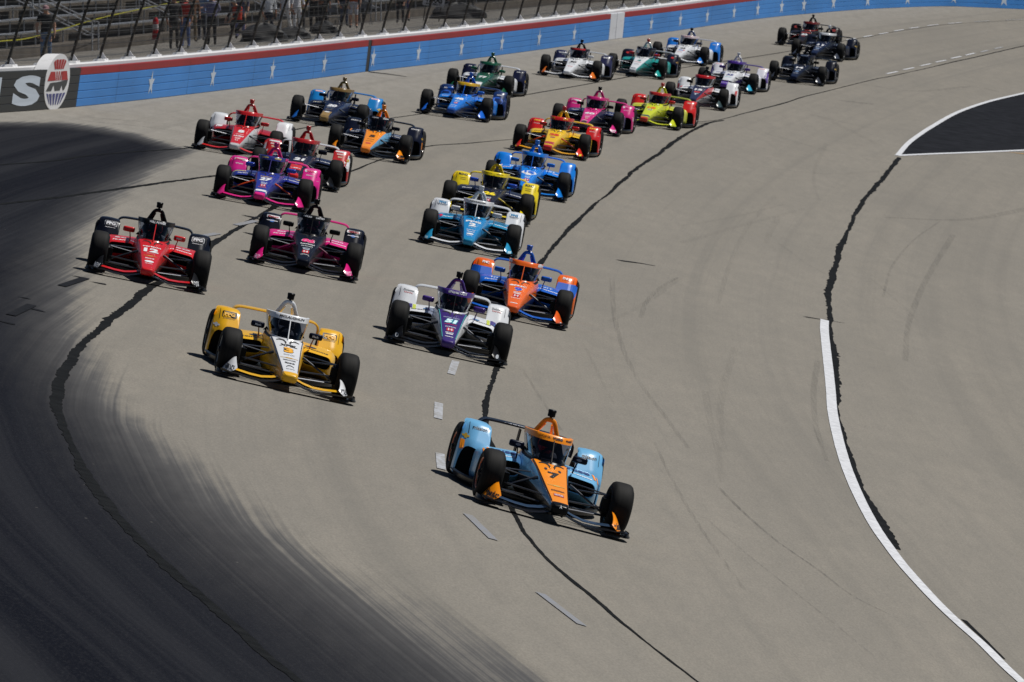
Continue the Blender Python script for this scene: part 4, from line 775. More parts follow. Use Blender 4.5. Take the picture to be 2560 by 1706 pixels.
  decals=num((206,50,30),'28',.24,-.30,.22,.06)+series(-.02,(150,60,110))+[E_('nose',0,.62,.24,.24,(170,36,60),'bar',name='colour_band'),T('frame',-.17,.90,.12,.035,(240,190,30),'DHL',.06,.2),T('frame',.15,.90,.13,.035,(240,190,30),'DHL',.06,.2)]+guards((240,190,30),'DHL',.705,.24,.035,.06,.2)+guards(WH,'siriusxm',.63,.2,.02)+fire(K)+[E_('fin'+s,.82,.13,.05,.05,(240,200,40),'oval') for s in 'RL']+[T('sideL',.36,-2.62,.05,.36,WH,'III',.03)]),
 dict(at=(-1.6,241.2,8.4), label='blue race car number 48 with yellow screen frame', driver='driver inside the blue number 48 car', body=(18,118,216), top=(20,120,220), low=(18,60,130), tip=(22,70,150), frame=(214,170,30), hoop=(26,104,214), cam=(26,104,214), pod=(22,124,222), guard=(22,48,100), flap=K, fin=(26,104,214), mirror=(28,108,216), rear=(24,44,96), sbase=(26,104,214), strip=(26,104,214), helmet=(80,100,140),
  decals=num(WH,'48',.24,-.30,.24,.06)+series(-.02,(190,214,236))+hbadge(.22,1.0)+[T('nose',0,.50,.17,.08,(200,220,240),'Carvana',.03),T('nose',0,.70,.17,.05,WH,'NTT',.04)]+[T('guard'+s,.64,.66,.18,.04,WH,'CARVANA',.04) for s in 'RL']+[E_('guard'+s,.60,.50,.40,.22,(26,104,214),'oval',name='colour_band') for s in 'RL']+fire(WH)+[T('sideL',.36,-2.62,.05,.34,(200,210,230),'III',.03)]),
 dict(at=(-1.0,260.3,7.8), label='dark green and white race car number 77 right behind the blue number 48', driver='driver inside the green and white number 77 car', body=WH, top=(16,82,58), side=(24,70,54), low=(14,50,40), tip=(214,216,220), cover=(16,82,58), frame=(14,84,60), hoop=(16,90,62), cam=(16,90,62), pod=WH, guard=(26,30,56), flap=K, fin=(14,84,58), mirror=(16,100,70), rear=(214,216,222), sbase=(16,82,58), helmet=(80,110,110),
  decals=num(WH,'77',.24,-.30,.24,.06)+[E_('nose',0,.60,.22,.44,(214,216,220),'bar',name='colour_band'),T('nose',0,.06,.24,.10,(16,30,26),'JUNCOS',.04),T('nose',0,.34,.16,.06,(120,130,130),'HOLLINGER',.02,0,.008)]+guards(WH,'JHR',.69,.16,.03,.05)+[T('pod'+s,.46,-1.48,.3,.08,(40,44,60),'JUNCOS',.04) for s in 'RL']+[E_('sideL',.44,-2.66,.06,.08,(190,160,80),'bowtie'),T('sideL',.26,-2.62,.05,.2,(190,194,200),'II',.03)]),
 dict(at=(1.9,282.9,8.1), label='white race car number 30 with navy wheel guards and orange wing fins', driver='driver inside the white number 30 car', body=WH, top=WH, side=WH, low=(190,192,196), tip=WH, cover=K, frame=(30,26,44), hoop=(34,28,28), pod=WH, guard=(36,38,74), flap=WH, fin=(226,116,36), mirror=WH, rear=(200,202,206), sbase=WH, helmet=(200,90,60),
  decals=num(K,'30',.22,-.32,.24,.05,None,.2)+[T('nose',0,-.02,.22,.08,(150,152,160),'Hy-Vee',.03),T('nose',0,.30,.16,.08,(190,60,60),'HONDA',.03),E_('frame',.02,.905,.42,.045,(190,30,36),'bar')]+guards(WH,'VIVID',.68,.24,.04,.05)+[T('pod'+s,.5,-1.46,.3,.08,(40,44,60),'VIVID',.04) for s in 'RL']),
 dict(at=(2.1,244.1,7.4), label='pink race car number 60 with navy sidepods beside the lime car', driver='driver inside the pink number 60 car', body=(210,34,124), top=(212,36,126), side=(30,36,66), low=(24,28,50), tip=(60,30,70), cover=PINK, frame=(206,34,120), hoop=(212,36,126), pod=(38,46,86), guard=(212,36,126), flap=K, fin=(222,44,136), mirror=K, rear=(212,36,126), sbase=PINK, helmet=(120,120,170),
  decals=num(WH,'60',.26,-.26,.22,.06,None,.15)+[T('nose',0,-.02,.22,.05,(240,190,220),'AutoNation',.02)]+series(.16,(236,190,216))+hbadge(.36,1.0)+[E_('nose',0,.66,.17,.14,WH,'arc'),E_('nose',0,.76,.15,.16,DNAVY,'bar')]+[E_('guard'+s,.62,.70,.28,.045,WH,'box') for s in 'RL']+guards((240,190,220),'siriusxm',.62,.2,.03)+fire(WH)+[T('sideL',.40,-2.62,.08,.12,WH,'M',.05),T('fin'+s,.80,.14,.10,.07,WH,'aero',.03) if False else T('finL',.80,.14,.10,.07,WH,'aero',.03)]),
 dict(at=(4.0,253.9,9.4), label='lime yellow race car number 18 with red wheel guards', driver='driver inside the lime yellow and red number 18 car', body=(206,214,40), top=(208,218,42), side=(196,206,36), low=(150,160,28), tip=(190,60,40), cover=(206,214,40), frame=(190,44,40), hoop=(206,216,42), cam=(206,50,30), pod=(204,212,60), guard=(212,34,32), flap=(200,208,40), fin=(204,214,40), mirror=(212,40,34), rear=(170,180,50), susp=(190,200,40), sbase=(206,214,40), helmet=(210,60,50),
  decals=num((226,120,30),'18',.24,-.32,.22,.06)+[E_('nose',0,-.06,.13,.14,(210,206,190),'box'),T('nose',0,-.06,.09,.09,(120,50,90),'H',.05,0,.007),E_('nose',0,.70,.24,.16,(34,44,90),'bar',name='colour_band')]+guards((240,190,180),'HMD',.69,.14,.035,.05)+fire((150,130,30))+[T('sideL',.42,-2.62,.05,.3,WH,'III',.04),E_('fin'+s,.82,.12,.05,.05,(160,170,30),'oval') if False else E_('finL',.82,.12,.05,.05,(160,170,30),'oval')]),
 dict(at=(5.8,272.4,8.2), label='white race car number 15 with navy and red nose and red screen frame', driver='driver inside the white and red number 15 car', body=WH, top=(34,38,70), side=(190,30,40), low=WH, tip=(30,34,60), cover=K, frame=(196,30,36), hoop=K, pod=WH, guard=(226,228,232), flap=K, fin=(60,80,84), mirror=K, rear=K, sbase=WH, helmet=(60,70,110), cam=(40,40,44),
  decals=num(WH,'15',.24,-.34,.24,.06)+[E_('nose',0,-.02,.18,.14,(196,60,60),'bar'),T('nose',0,.26,.14,.22,(190,196,206),'T',.05)]+[E_('pod'+s,.70,-1.52,.12,.18,(196,30,40),'oval',lift=.006) for s in 'RL']+[T('pod'+s,.46,-1.50,.28,.08,(40,50,90),'UNITED',.04) for s in 'RL']+[E_('guard'+s,.87,.44,.08,.20,(190,40,44),'bar') for s in 'RL']),
 dict(at=(7.2,288.4,9.2), label='white race car number 33 with purple screen frame and cyan wing fins', driver='driver inside the white and purple number 33 car', body=WH, top=WH, side=WH, low=(60,46,120), tip=(84,48,150), cover=(84,48,150), frame=(76,46,142), hoop=(220,222,228), cam=(220,222,228), pod=WH, guard=(226,226,234), flap=K, fin=(60,176,214), mirror=(76,46,142), rear=(72,44,134), sbase=WH, helmet=(90,80,110),
  decals=num((60,70,130),'33',.22,-.30,.24,.05,None,.15)+[E_('nose',0,.66,.22,.34,(84,48,150),'bar',name='colour_band'),T('nose',0,.02,.2,.07,(120,190,200),'BITNILE',.03),T('nose',0,.56,.15,.06,(170,140,200),'VeeKay',.03,0,.008)]+[E_('guard'+s,.91,.48,.08,.40,(84,48,150),'bar',name='colour_band') for s in 'RL']+[E_('guard'+s,.62,.725,.26,.03,(236,190,196),'bar') for s in 'RL']+[T('pod'+s,.46,-1.48,.3,.08,(80,60,140),'SONAX',.04) for s in 'RL']+[E_('sideL',.52,-2.66,.05,.07,(200,190,60),'bowtie')]),
 dict(at=(10.0,302.1,9.6), label='black race car number 14, lowest of the dark cars at the back', driver='driver inside the black number 14 car', body=(19,22,34), top=(22,28,48), low=K, tip=(24,34,60), frame=(26,30,48), hoop=K, pod=(20,24,38), guard=(20,24,38), flap=K, fin=(56,60,70), mirror=K, rear=K, sbase=K, helmet=(150,160,190),
  decals=num(WH,'14',.24,-.32,.24,.06)+[T('nose',0,.02,.2,.10,(190,196,206),'ROKiT',.04),E_('nose',0,.26,.13,.14,(120,150,190),'oval'),E_('nose',0,.52,.16,.06,(150,156,170),'bar'),T('frame',.02,.90,.25,.03,(150,170,200),'ROKiT',.04)]+[T('pod'+s,.46,-1.48,.3,.08,(130,140,160),'ROKiT',.04) for s in 'RL']+[E_('sideL',.50,-2.66,.06,.08,(200,170,80),'bowtie'),T('sideL',.30,-2.62,.05,.26,(150,154,164),'III',.03)]),
 dict(at=(11.6,326.5,12.0), label='dark navy race car number 11 with white screen frame', driver='driver inside the dark navy number 11 car', body=(20,26,44), top=(24,34,62), low=K, tip=(24,34,60), frame=WH, hoop=(24,28,44), cam=WH, pod=(22,28,48), guard=(22,27,44), flap=K, fin=(60,66,80), mirror=K, rear=K, sbase=(24,34,62), helmet=(90,110,150),
  decals=num(WH,'11',.24,-.32,.24,.06)+[T('nose',0,.02,.2,.10,(190,196,206),'ROKiT',.04),E_('nose',0,.26,.15,.14,(140,160,190),'oval'),E_('nose',0,.52,.16,.06,(150,156,170),'bar')]+[T('pod'+s,.46,-1.48,.3,.08,(150,160,180),'ROKiT',.04) for s in 'RL']+[E_('sideL',.50,-2.66,.06,.08,(200,170,80),'bowtie'),T('sideL',.30,-2.62,.05,.26,(150,154,164),'III',.03)]),
 dict(at=(6.0,308.1,10.4), label='white race car number 45 with blue wheel guards', driver='driver inside the white and blue number 45 car', body=WH, top=WH, side=WH, low=(196,198,202), tip=(210,212,216), cover=(30,90,180), frame=(216,200,204), hoop=(40,80,140), pod=WH, guard=(28,120,214), flap=WH, fin=(34,126,220), mirror=(30,40,70), rear=(190,192,198), sbase=WH, helmet=(60,66,90),
  decals=num((40,44,56),'45',.2,-.32,.22,.04)+[E_('nose',0,-.02,.16,.10,(40,80,170),'bar'),E_('nose',.10,-.02,.06,.10,(200,50,60),'bar',lift=.006),T('nose',0,.26,.18,.09,(180,70,80),'HyVee',.03),T('frame',.02,.905,.28,.03,(200,60,70),'HyVee',.04)]+guards(WH,'HyVee',.67,.16,.04,.04)+[T('pod'+s,.46,-1.48,.3,.08,(40,44,60),'HyVee',.04) for s in 'RL']+[E_('fin'+s,.81,.14,.06,.05,WH,'bar') for s in 'L']),
 dict(at=(4.2,291.5,9.4), label='teal and white race car number 4 with a red roof camera', driver='driver inside the teal and white number 4 car', body=(26,150,146), top=WH, side=(26,150,146), low=(20,120,118), tip=(180,184,190), cover=(26,150,146), frame=(26,30,48), hoop=(220,222,226), cam=(214,50,36), pod=(24,150,146), guard=(24,28,48), flap=K, fin=(30,160,154), mirror=(200,40,44), rear=(170,174,180), sbase=WH, helmet=(90,100,120),
  decals=num((26,120,118),'4',.13,-.32,.24,.05)+[E_('nose',0,-.08,.2,.04,(200,90,90),'bar'),E_('nose',0,.20,.16,.08,(160,164,170),'bar'),E_('nose',0,.82,.16,.08,(30,34,50),'bar'),T('frame',.02,.90,.25,.03,(200,206,216),'FOYT',.04)]+[E_('guard'+s,.66,.64,.14,.06,(210,36,36),'oval') for s in 'RL']+[E_('sideL',.50,-2.66,.06,.08,(190,150,70),'bowtie'),T('sideL',.30,-2.62,.05,.26,(150,154,164),'III',.03)]),
 dict(at=(11.4,337.3,10.8), label='black and red race car number 22, the last and farthest of the pack', driver='driver inside the farthest black and red car', body=(26,22,24), top=(30,28,34), low=K, tip=(40,30,34), frame=(110,28,26), hoop=K, pod=(28,26,32), guard=(30,26,30), flap=K, fin=K, mirror=K, rear=(40,38,40), susp=(150,50,40), sbase=(170,40,34), helmet=(80,40,40),
  decals=num(WH,'22',.24,-.12,.24,.06)+[E_('nose',0,-.46,.36,.16,(130,36,30),'bar',name='colour_band')]+[E_('guard'+s,.62,.64,.22,.10,(150,36,32),'oval') for s in 'RL']+[E_('nose',0,.14,.14,.08,(150,60,60),'bar')]),
]
for L in CARS: make_car(L)

# ------------------------------------------------------------------ barrier, catch fence and grandstand outside the track
WS = np.r_[0, np.cumsum(np.linalg.norm(np.diff(WALL, axis=0), axis=1))]
def wf(s):
    x = float(np.interp(s, WS, WALL[:, 0])); y = float(np.interp(s, WS, WALL[:, 1])); e = 1.0
    t = Vector((np.interp(s+e, WS, WALL[:, 0])-np.interp(s-e, WS, WALL[:, 0]), np.interp(s+e, WS, WALL[:, 1])-np.interp(s-e, WS, WALL[:, 1]), 0)).normalized()
    return Vector((x, y, zs(x, y))), t, Vector((-t.y, t.x, 0)), nrm(x, y)
def wp(s, b, u):
    p, t, bk, n = wf(s); return p+bk*b+n*u
S0, S1 = 95.0, 372.0
def wall_loft(s0, s1, prof, step=1.6, mi=0):
    q = np.linspace(s0, s1, max(2, int((s1-s0)/step)+1)); rings = [[wp(s, b, u) for b, u in prof] for s in q]
    m = MB().grid(rings, cv=True, mi=mi); m.cap(rings[0]); m.cap(rings[-1]); return m
def wall_paint(name, rgb, var=.14, scuff=.4):
    m, n, l, p = new_mat(name); c = srgb(*rgb); tc = n.new('ShaderNodeTexCoord'); ob = tc.outputs['Object']
    a = node_noise(n, l, scaled(n, l, ob, (.5, .12, .5)), 1.0, 4, .6); s_ = node_noise(n, l, scaled(n, l, ob, (3, .25, 9)), 1.0, 5, .65)
    col = node_mix(n, l, node_map(n, l, a, .3, .7, 0, 1), tuple(x*(1-var) for x in c), tuple(min(1, x*(1+var)) for x in c))
    col = node_mix(n, l, node_map(n, l, s_, .58, .8, 0, scuff), col, (.06, .06, .065))
    l.new(col, p.inputs['Base Color']); p.inputs['Roughness'].default_value = .55; p.inputs['Specular IOR Level'].default_value = .3; return m
W_BLUE = wall_paint('wall_blue', (56, 124, 194)); W_BLUE2 = wall_paint('wall_blue_bright', (44, 116, 196)); W_RED = wall_paint('wall_red', (140, 26, 30)); W_BLACK = wall_paint('wall_black', (36, 38, 40)); W_GREY = wall_paint('wall_grey', (196, 198, 204)); W_WHITE = wall_paint('wall_white', (214, 214, 216), .06, .3)
barrier = empty('safety_barrier', loc=wf(160)[0]); tag(barrier, 'blue and red steel tube barrier with white stars along the outside of the track', 'barrier')
def bpart(name, me, mats):
    o = link(name, me, mats, barrier); o.matrix_parent_inverse = Matrix.Translation(-barrier.location); return o
def tube_prof(z0, z1, b0=0.0, b1=.2, c=.012): return [(b0, z0+c), (b0, z1-c), (b0+c, z1), (b1-c, z1), (b1, z1-c), (b1, z0+c), (b1-c, z0), (b0+c, z0)]
# black lettered stretch, blue stretches with a red top tube, pale double panel, dark gap
for k in range(5):
    z0, z1 = .005+.198*k, .198*(k+1)
    bpart('barrier_tube', wall_loft(S0, 159.0, tube_prof(z0, z1)).mesh('barrier_tube', 1, sharp=25), W_BLACK)
    for a, c_ in ((159.02, 213.0), (213.72, 271.0), (274.75, S1)):
        mt = W_RED if k == 4 else W_BLUE
        bpart('barrier_tube', wall_loft(a, c_, tube_prof(z0, z1)).mesh('barrier_tube', 1, sharp=25), mt)
bpart('gap_cover', wall_loft(213.02, 213.70, tube_prof(.004, .992, .015, .2)).mesh('gap_cover', 1, sharp=25), W_BLACK)
for a, c_ in ((271.02, 272.75), (272.85, 274.73)): bpart('barrier_panel', wall_loft(a, c_, tube_prof(.004, .995, -.006, .2)).mesh('barrier_panel', 1, sharp=25), W_GREY)
STARS = [170.77,181.77,193.15,203.82,214.31,223.84,233.55,243.27,252.48,261.49,282.08,290.13,298.0,305.8,312.25,318.26,323.25,329.58,336.35,342.94,349.08,354.45,360.0,366.0]
def wall_sheet(name, s0, u0, pts, faces, mat, back=-.006):
    return bpart(name, MB().add([wp(s0+a, back, u0+c_) for a, c_ in pts], faces).mesh(name, 1, smooth=False, fix=False), mat)
sp = []
for k in range(10):
    q = math.pi/2+k*math.pi/5; r = 1.0 if k % 2 == 0 else .40; sp.append((-math.cos(q)*r*.52, math.sin(q)*r*.36))
STARP = wall_paint('star_white', (186, 196, 208), .05, .3)
for s in STARS: wall_sheet('star', s, .42, [(0, 0)]+sp, [(0, 1+k, 1+(k+1) % 10) for k in range(10)], STARP)
for s in np.arange(165.1, 368, 12.2):
    wall_sheet('panel_joint', s, 0, [(-.012, .01), (.012, .01), (.012, .98), (-.012, .98)], [(0, 1, 2, 3)], W_BLACK, -.0035)
# lettering on the black stretch
tv, tf, ar = text_mesh('S', .05); wall_sheet('lettering', 151.75, .50, [(x*3.55/ar, y*.74) for x, y in tv], tf, STARP)
tv, tf, ar = text_mesh('N', .05); wall_sheet('lettering', 146.6, .50, [(x*3.6/ar, y*.70) for x, y in tv], tf, STARP)
# oval sign standing up over the barrier
def oval_sheet(name, pts, faces, mat, back): return wall_sheet(name, 155.7, .665, [(a*1.72, c_*.70) for a, c_ in pts], faces, mat, back)
el = [(math.cos(2*math.pi*k/40), math.sin(2*math.pi*k/40)) for k in range(40)]
fr = [wp(155.7+a*1.72, -.014, .665+c_*.70) for a, c_ in el]; bk = [wp(155.7+a*1.72, .33, .665+c_*.70) for a, c_ in el]
m = MB().grid([fr, bk], cv=True); m.cap(fr); m.cap(bk); bpart('oval_sign', m.mesh('oval_sign', 1, sharp=30), W_WHITE)
RD = wall_paint('sign_red', (160, 40, 40)); BD = wall_paint('sign_blue', (64, 66, 120)); GD = wall_paint('sign_grey', (58, 60, 62))
def clip(a, c_, k=.88): r = math.hypot(a, c_); return (a, c_) if r < k else (a*k/r, c_*k/r)
for k in range(5):      # fan of red rays above, second fan, blue fan below
    x0, x1 = -.8+.33*k, -.8+.33*k+.26
    oval_sheet('sign_ray', [(.0+x0*.45, .46), (.0+x1*.45, .46), clip(x1*.72, .80), clip(x0*.72, .80)], [(0, 1, 2, 3)], RD, -.020)
for a, b_ in ((-.84, -.30), (.30, .84)): oval_sheet('sign_ray', [clip(a, .06), clip(b_*.9 if a < 0 else b_, .06), (b_ if a < 0 else .66, .38), (-.66 if a < 0 else a, .38)], [(0, 1, 2, 3)], RD, -.020)
for k in range(4): x0 = -.24+.13*k; oval_sheet('sign_ray', [(x0, .06), (x0+.08, .06), (x0*1.5+.06, .38), (x0*1.5-.04, .38)], [(0, 1, 2, 3)], RD, -.020)
oval_sheet('sign_figure', [(-.86,-.30),(-.60,-.02),(-.30,.0),(-.05,.0),(.25,.02),(.84,.06),(.80,-.10),(.62,-.30),(.52,-.30),(.40,-.10),(.28,-.30),(-.14,-.30),(-.28,-.08),(-.42,-.30)], [(0,1,2,13),(2,12,13),(2,3,11,12),(3,4,10,11),(4,9,10),(4,5,6,9),(6,7,8,9)], GD, -.020)
for k in range(6): x0 = -.86+.29*k; oval_sheet('sign_ray', [clip(x0, -.40), clip(x0+.22, -.40), clip((x0+.16)*.62, -.80), clip((x0+.04)*.62, -.80)], [(0, 1, 2, 3)], BD, -.020)

# concrete retaining wall behind the barrier
CONC = plain('concrete', (0.15, 0.137, 0.118), rough=.85, var=.25, scale=1.5, lin=True); DCONC = plain('stand_concrete', (0.085, 0.070, 0.055), rough=.9, var=.3, scale=1.2, lin=True)
ret = link('retaining_wall', wall_loft(S0, S1, [(.36, -.3), (.36, 1.05), (.40, 1.07), (.84, 1.07), (.88, 1.05), (.88, -.5)]).mesh('retaining_wall', 1, sharp=30), W_WHITE)
tag(ret, 'white topped concrete wall right behind the blue barrier', 'wall')
# catch fence
fence = empty('catch_fence', loc=wf(166)[0]); tag(fence, 'tall dark wire catch fence on posts leaning over the track', 'fence')
def fpart(name, me, mats, kind=None):
    o = link(name, me, mats, fence); o.matrix_parent_inverse = Matrix.Translation(-fence.location)
    if kind: o['kind'] = kind
    return o
POST = plain('post_steel', (0.030, 0.026, 0.020), rough=.7, var=.6, scale=5, lin=True); WIRE = plain('wire', (0.035, 0.036, 0.034), rough=.6, var=.3, lin=True)
def fpos(s, h):
    p, t, bk, n = wf(s); base = p+bk*.70+n*1.07
    lean = math.sin(R(14)); return base+Vector((0, 0, 1))*(h*math.cos(R(14)))-bk*(h*lean)-bk*(.06*h*h if h > 0 else 0)*.6
for k in range(-10, 45):
    s = 166.0+4.5*k
    if s > S1-4: break
    m = MB(); m.tube([fpos(s, h) for h in (0, .5, 1, 1.5, 2, 2.6, 3.2)], .038, 6); fpart('post', m.mesh('post', 1, sharp=30), POST)
    if 150 < s < 300:
        p, t, bk, n = wf(s); c0 = p+bk*.62+n*1.07
        m = MB(); m.add([c0-t*.35-bk*.12, c0+t*.35-bk*.12, c0+t*.35+bk*.2, c0-t*.35+bk*.2]+[c0-t*.30-bk*.10+n*.06, c0+t*.30-bk*.10+n*.06, c0+t*.30+bk*.18+n*.06, c0-t*.30+bk*.18+n*.06], [(0,1,5,4),(1,2,6,5),(2,3,7,6),(3,0,4,7),(4,5,6,7)])
        m.add([c0-t*.02+n*.05-bk*.12, c0-t*.02+n*.05+bk*.16, c0-t*.02+n*.26+bk*.05, c0+t*.02+n*.05-bk*.12, c0+t*.02+n*.05+bk*.16, c0+t*.02+n*.26+bk*.05], [(0,1,2),(3,4,5),(0,2,5,3),(1,2,5,4)])
        fpart('foot_plate', m.mesh('foot_plate', 1, smooth=False), W_WHITE)
q = np.arange(120, S1-6, 2.25)
for h in (.14, .46, .78, 1.1, 1.42, 1.74, 2.1, 2.6, 3.1): fpart('cable', MB().tube([fpos(s, h) for s in q], .014, 5).mesh('cable', 1), WIRE)
m = MB()
for h in np.arange(.07, 3.1, .11): m.tube([fpos(s, h)+Vector((.01, 0, 0)) for s in q], .004, 3, caps=False)
for s in np.arange(150, 300, .16):
    a, c_, d = fpos(s, .05), fpos(s, 1.5), fpos(s, 3.1); w = Vector((.004, 0, 0)); m.add([a-w, a+w, c_-w, c_+w, d-w, d+w], [(0,1,3,2),(2,3,5,4)])
fpart('wire_mesh', m.mesh('wire_mesh', 1, smooth=False, fix=False), WIRE, 'stuff')

# grandstand
Z0 = -5.65
def gp(s, b, z):
    p, t, bk, n = wf(s); q_ = p+bk*b; return Vector((q_.x, q_.y, z))
q = np.arange(120, S1-4, 2.0)
con = link('concourse', MB().grid([[gp(s, .86, Z0-.1), gp(s, .9, Z0), gp(s, 6, Z0), gp(s, 10.4, Z0), gp(s, 10.5, Z0-.3)] for s in q]).mesh('concourse', 1, sharp=30), CONC, kind='structure')
con['label'] = 'concrete walkway between fence and grandstand'
stand = empty('grandstand', loc=gp(215, 10.5, Z0)); tag(stand, 'grandstand of concrete steps with rows of bare aluminium benches behind the fence', 'grandstand')
def gpart(name, me, mats, parent=None, kind=None):
    o = link(name, me, mats, parent or stand); o.matrix_parent_inverse = Matrix.Translation(-stand.location)
    if kind: o['kind'] = kind
    return o
ALU = plain('aluminium', (0.25, 0.26, 0.28), rough=.45, metal=.35, var=.2, scale=2, lin=True); GALV = plain('galvanised_tube', (0.52, 0.53, 0.55), rough=.4, metal=.3, var=.12, scale=3, lin=True)
AISLES = [203.5, 222.5, 241.5, 260.5, 279.5, 298.5, 317.5]
for i in range(9):
    b0 = 10.5+.82*i; z0 = Z0+.30+.36*i
    rings = [[gp(s, b0, z0-.36), gp(s, b0, z0-.01), gp(s, b0+.02, z0), gp(s, b0+.84, z0)] for s in q]
    gpart('step', MB().grid(rings).mesh('step', 1, sharp=30), DCONC)
    if i > 5: continue
    for a, c_ in zip(AISLES[:-1], AISLES[1:]):
        a += .8; c_ -= .8; n = 8; ss = np.linspace(a, c_, n)
        prof = lambda s: [gp(s, b0+.42, z0+.40), gp(s, b0+.42, z0+.445), gp(s, b0+.72, z0+.445), gp(s, b0+.72, z0+.40)]
        rg = [prof(s) for s in ss]; m = MB().grid(rg, cv=True); m.cap(rg[0]); m.cap(rg[-1]); gpart('bench_plank', m.mesh('bench_plank', 1, sharp=30), ALU)
        fp = lambda s: [gp(s, b0+.12, z0+.02), gp(s, b0+.12, z0+.05), gp(s, b0+.34, z0+.05), gp(s, b0+.34, z0+.02)]
        for s in np.arange(a+.6, c_, 2.3):
            m = MB(); m.tube([gp(s, b0+.57, z0), gp(s, b0+.57, z0+.40)], .03, 5); gpart('bench_leg', m.mesh('bench_leg', 1), GALV)
# hand rails up the aisles
for a in AISLES[:5]:
    for off in (-.55, .55):
        for hh in (.50, .92):
            m = MB(); m.tube([gp(a+off, 10.3, Z0+hh), gp(a+off, 10.5, Z0+hh+.02), gp(a+off, 15, Z0+hh+.3+.36*5.4)], .026, 6); gpart('hand_rail', m.mesh('hand_rail', 1), GALV)
        for i in (0, 2, 4):
            m = MB(); m.tube([gp(a+off, 10.3+1.64*i/2+.3*(i > 0), Z0+(.36*i if i else 0)), gp(a+off, 10.3+1.64*i/2+.3*(i > 0), Z0+.92+.36*i+.1*(i > 0))], .026, 6); gpart('rail_post', m.mesh('rail_post', 1), GALV)
# caution tape sagging along the front benches
pts = [gp(195, 9.6, Z0+.62), gp(203, 9.7, Z0+.66), gp(208, 9.8, Z0+.64), gp(214, 9.9, Z0+.78), gp(221, 10.0, Z0+1.02), gp(228, 10.1, Z0+1.18), gp(236, 10.1, Z0+1.34), gp(243, 10.0, Z0+1.36)]
pts = [Vector(p) for p in crom(pts, 6)]
tape = link('caution_tape', MB().grid([[p, p+Vector((0, 0, .035))] for p in pts]).mesh('caution_tape', 1, fix=False), plain('tape_yellow', (176, 170, 40), rough=.6)); tag(tape, 'yellow caution tape strung across the empty benches', 'tape')

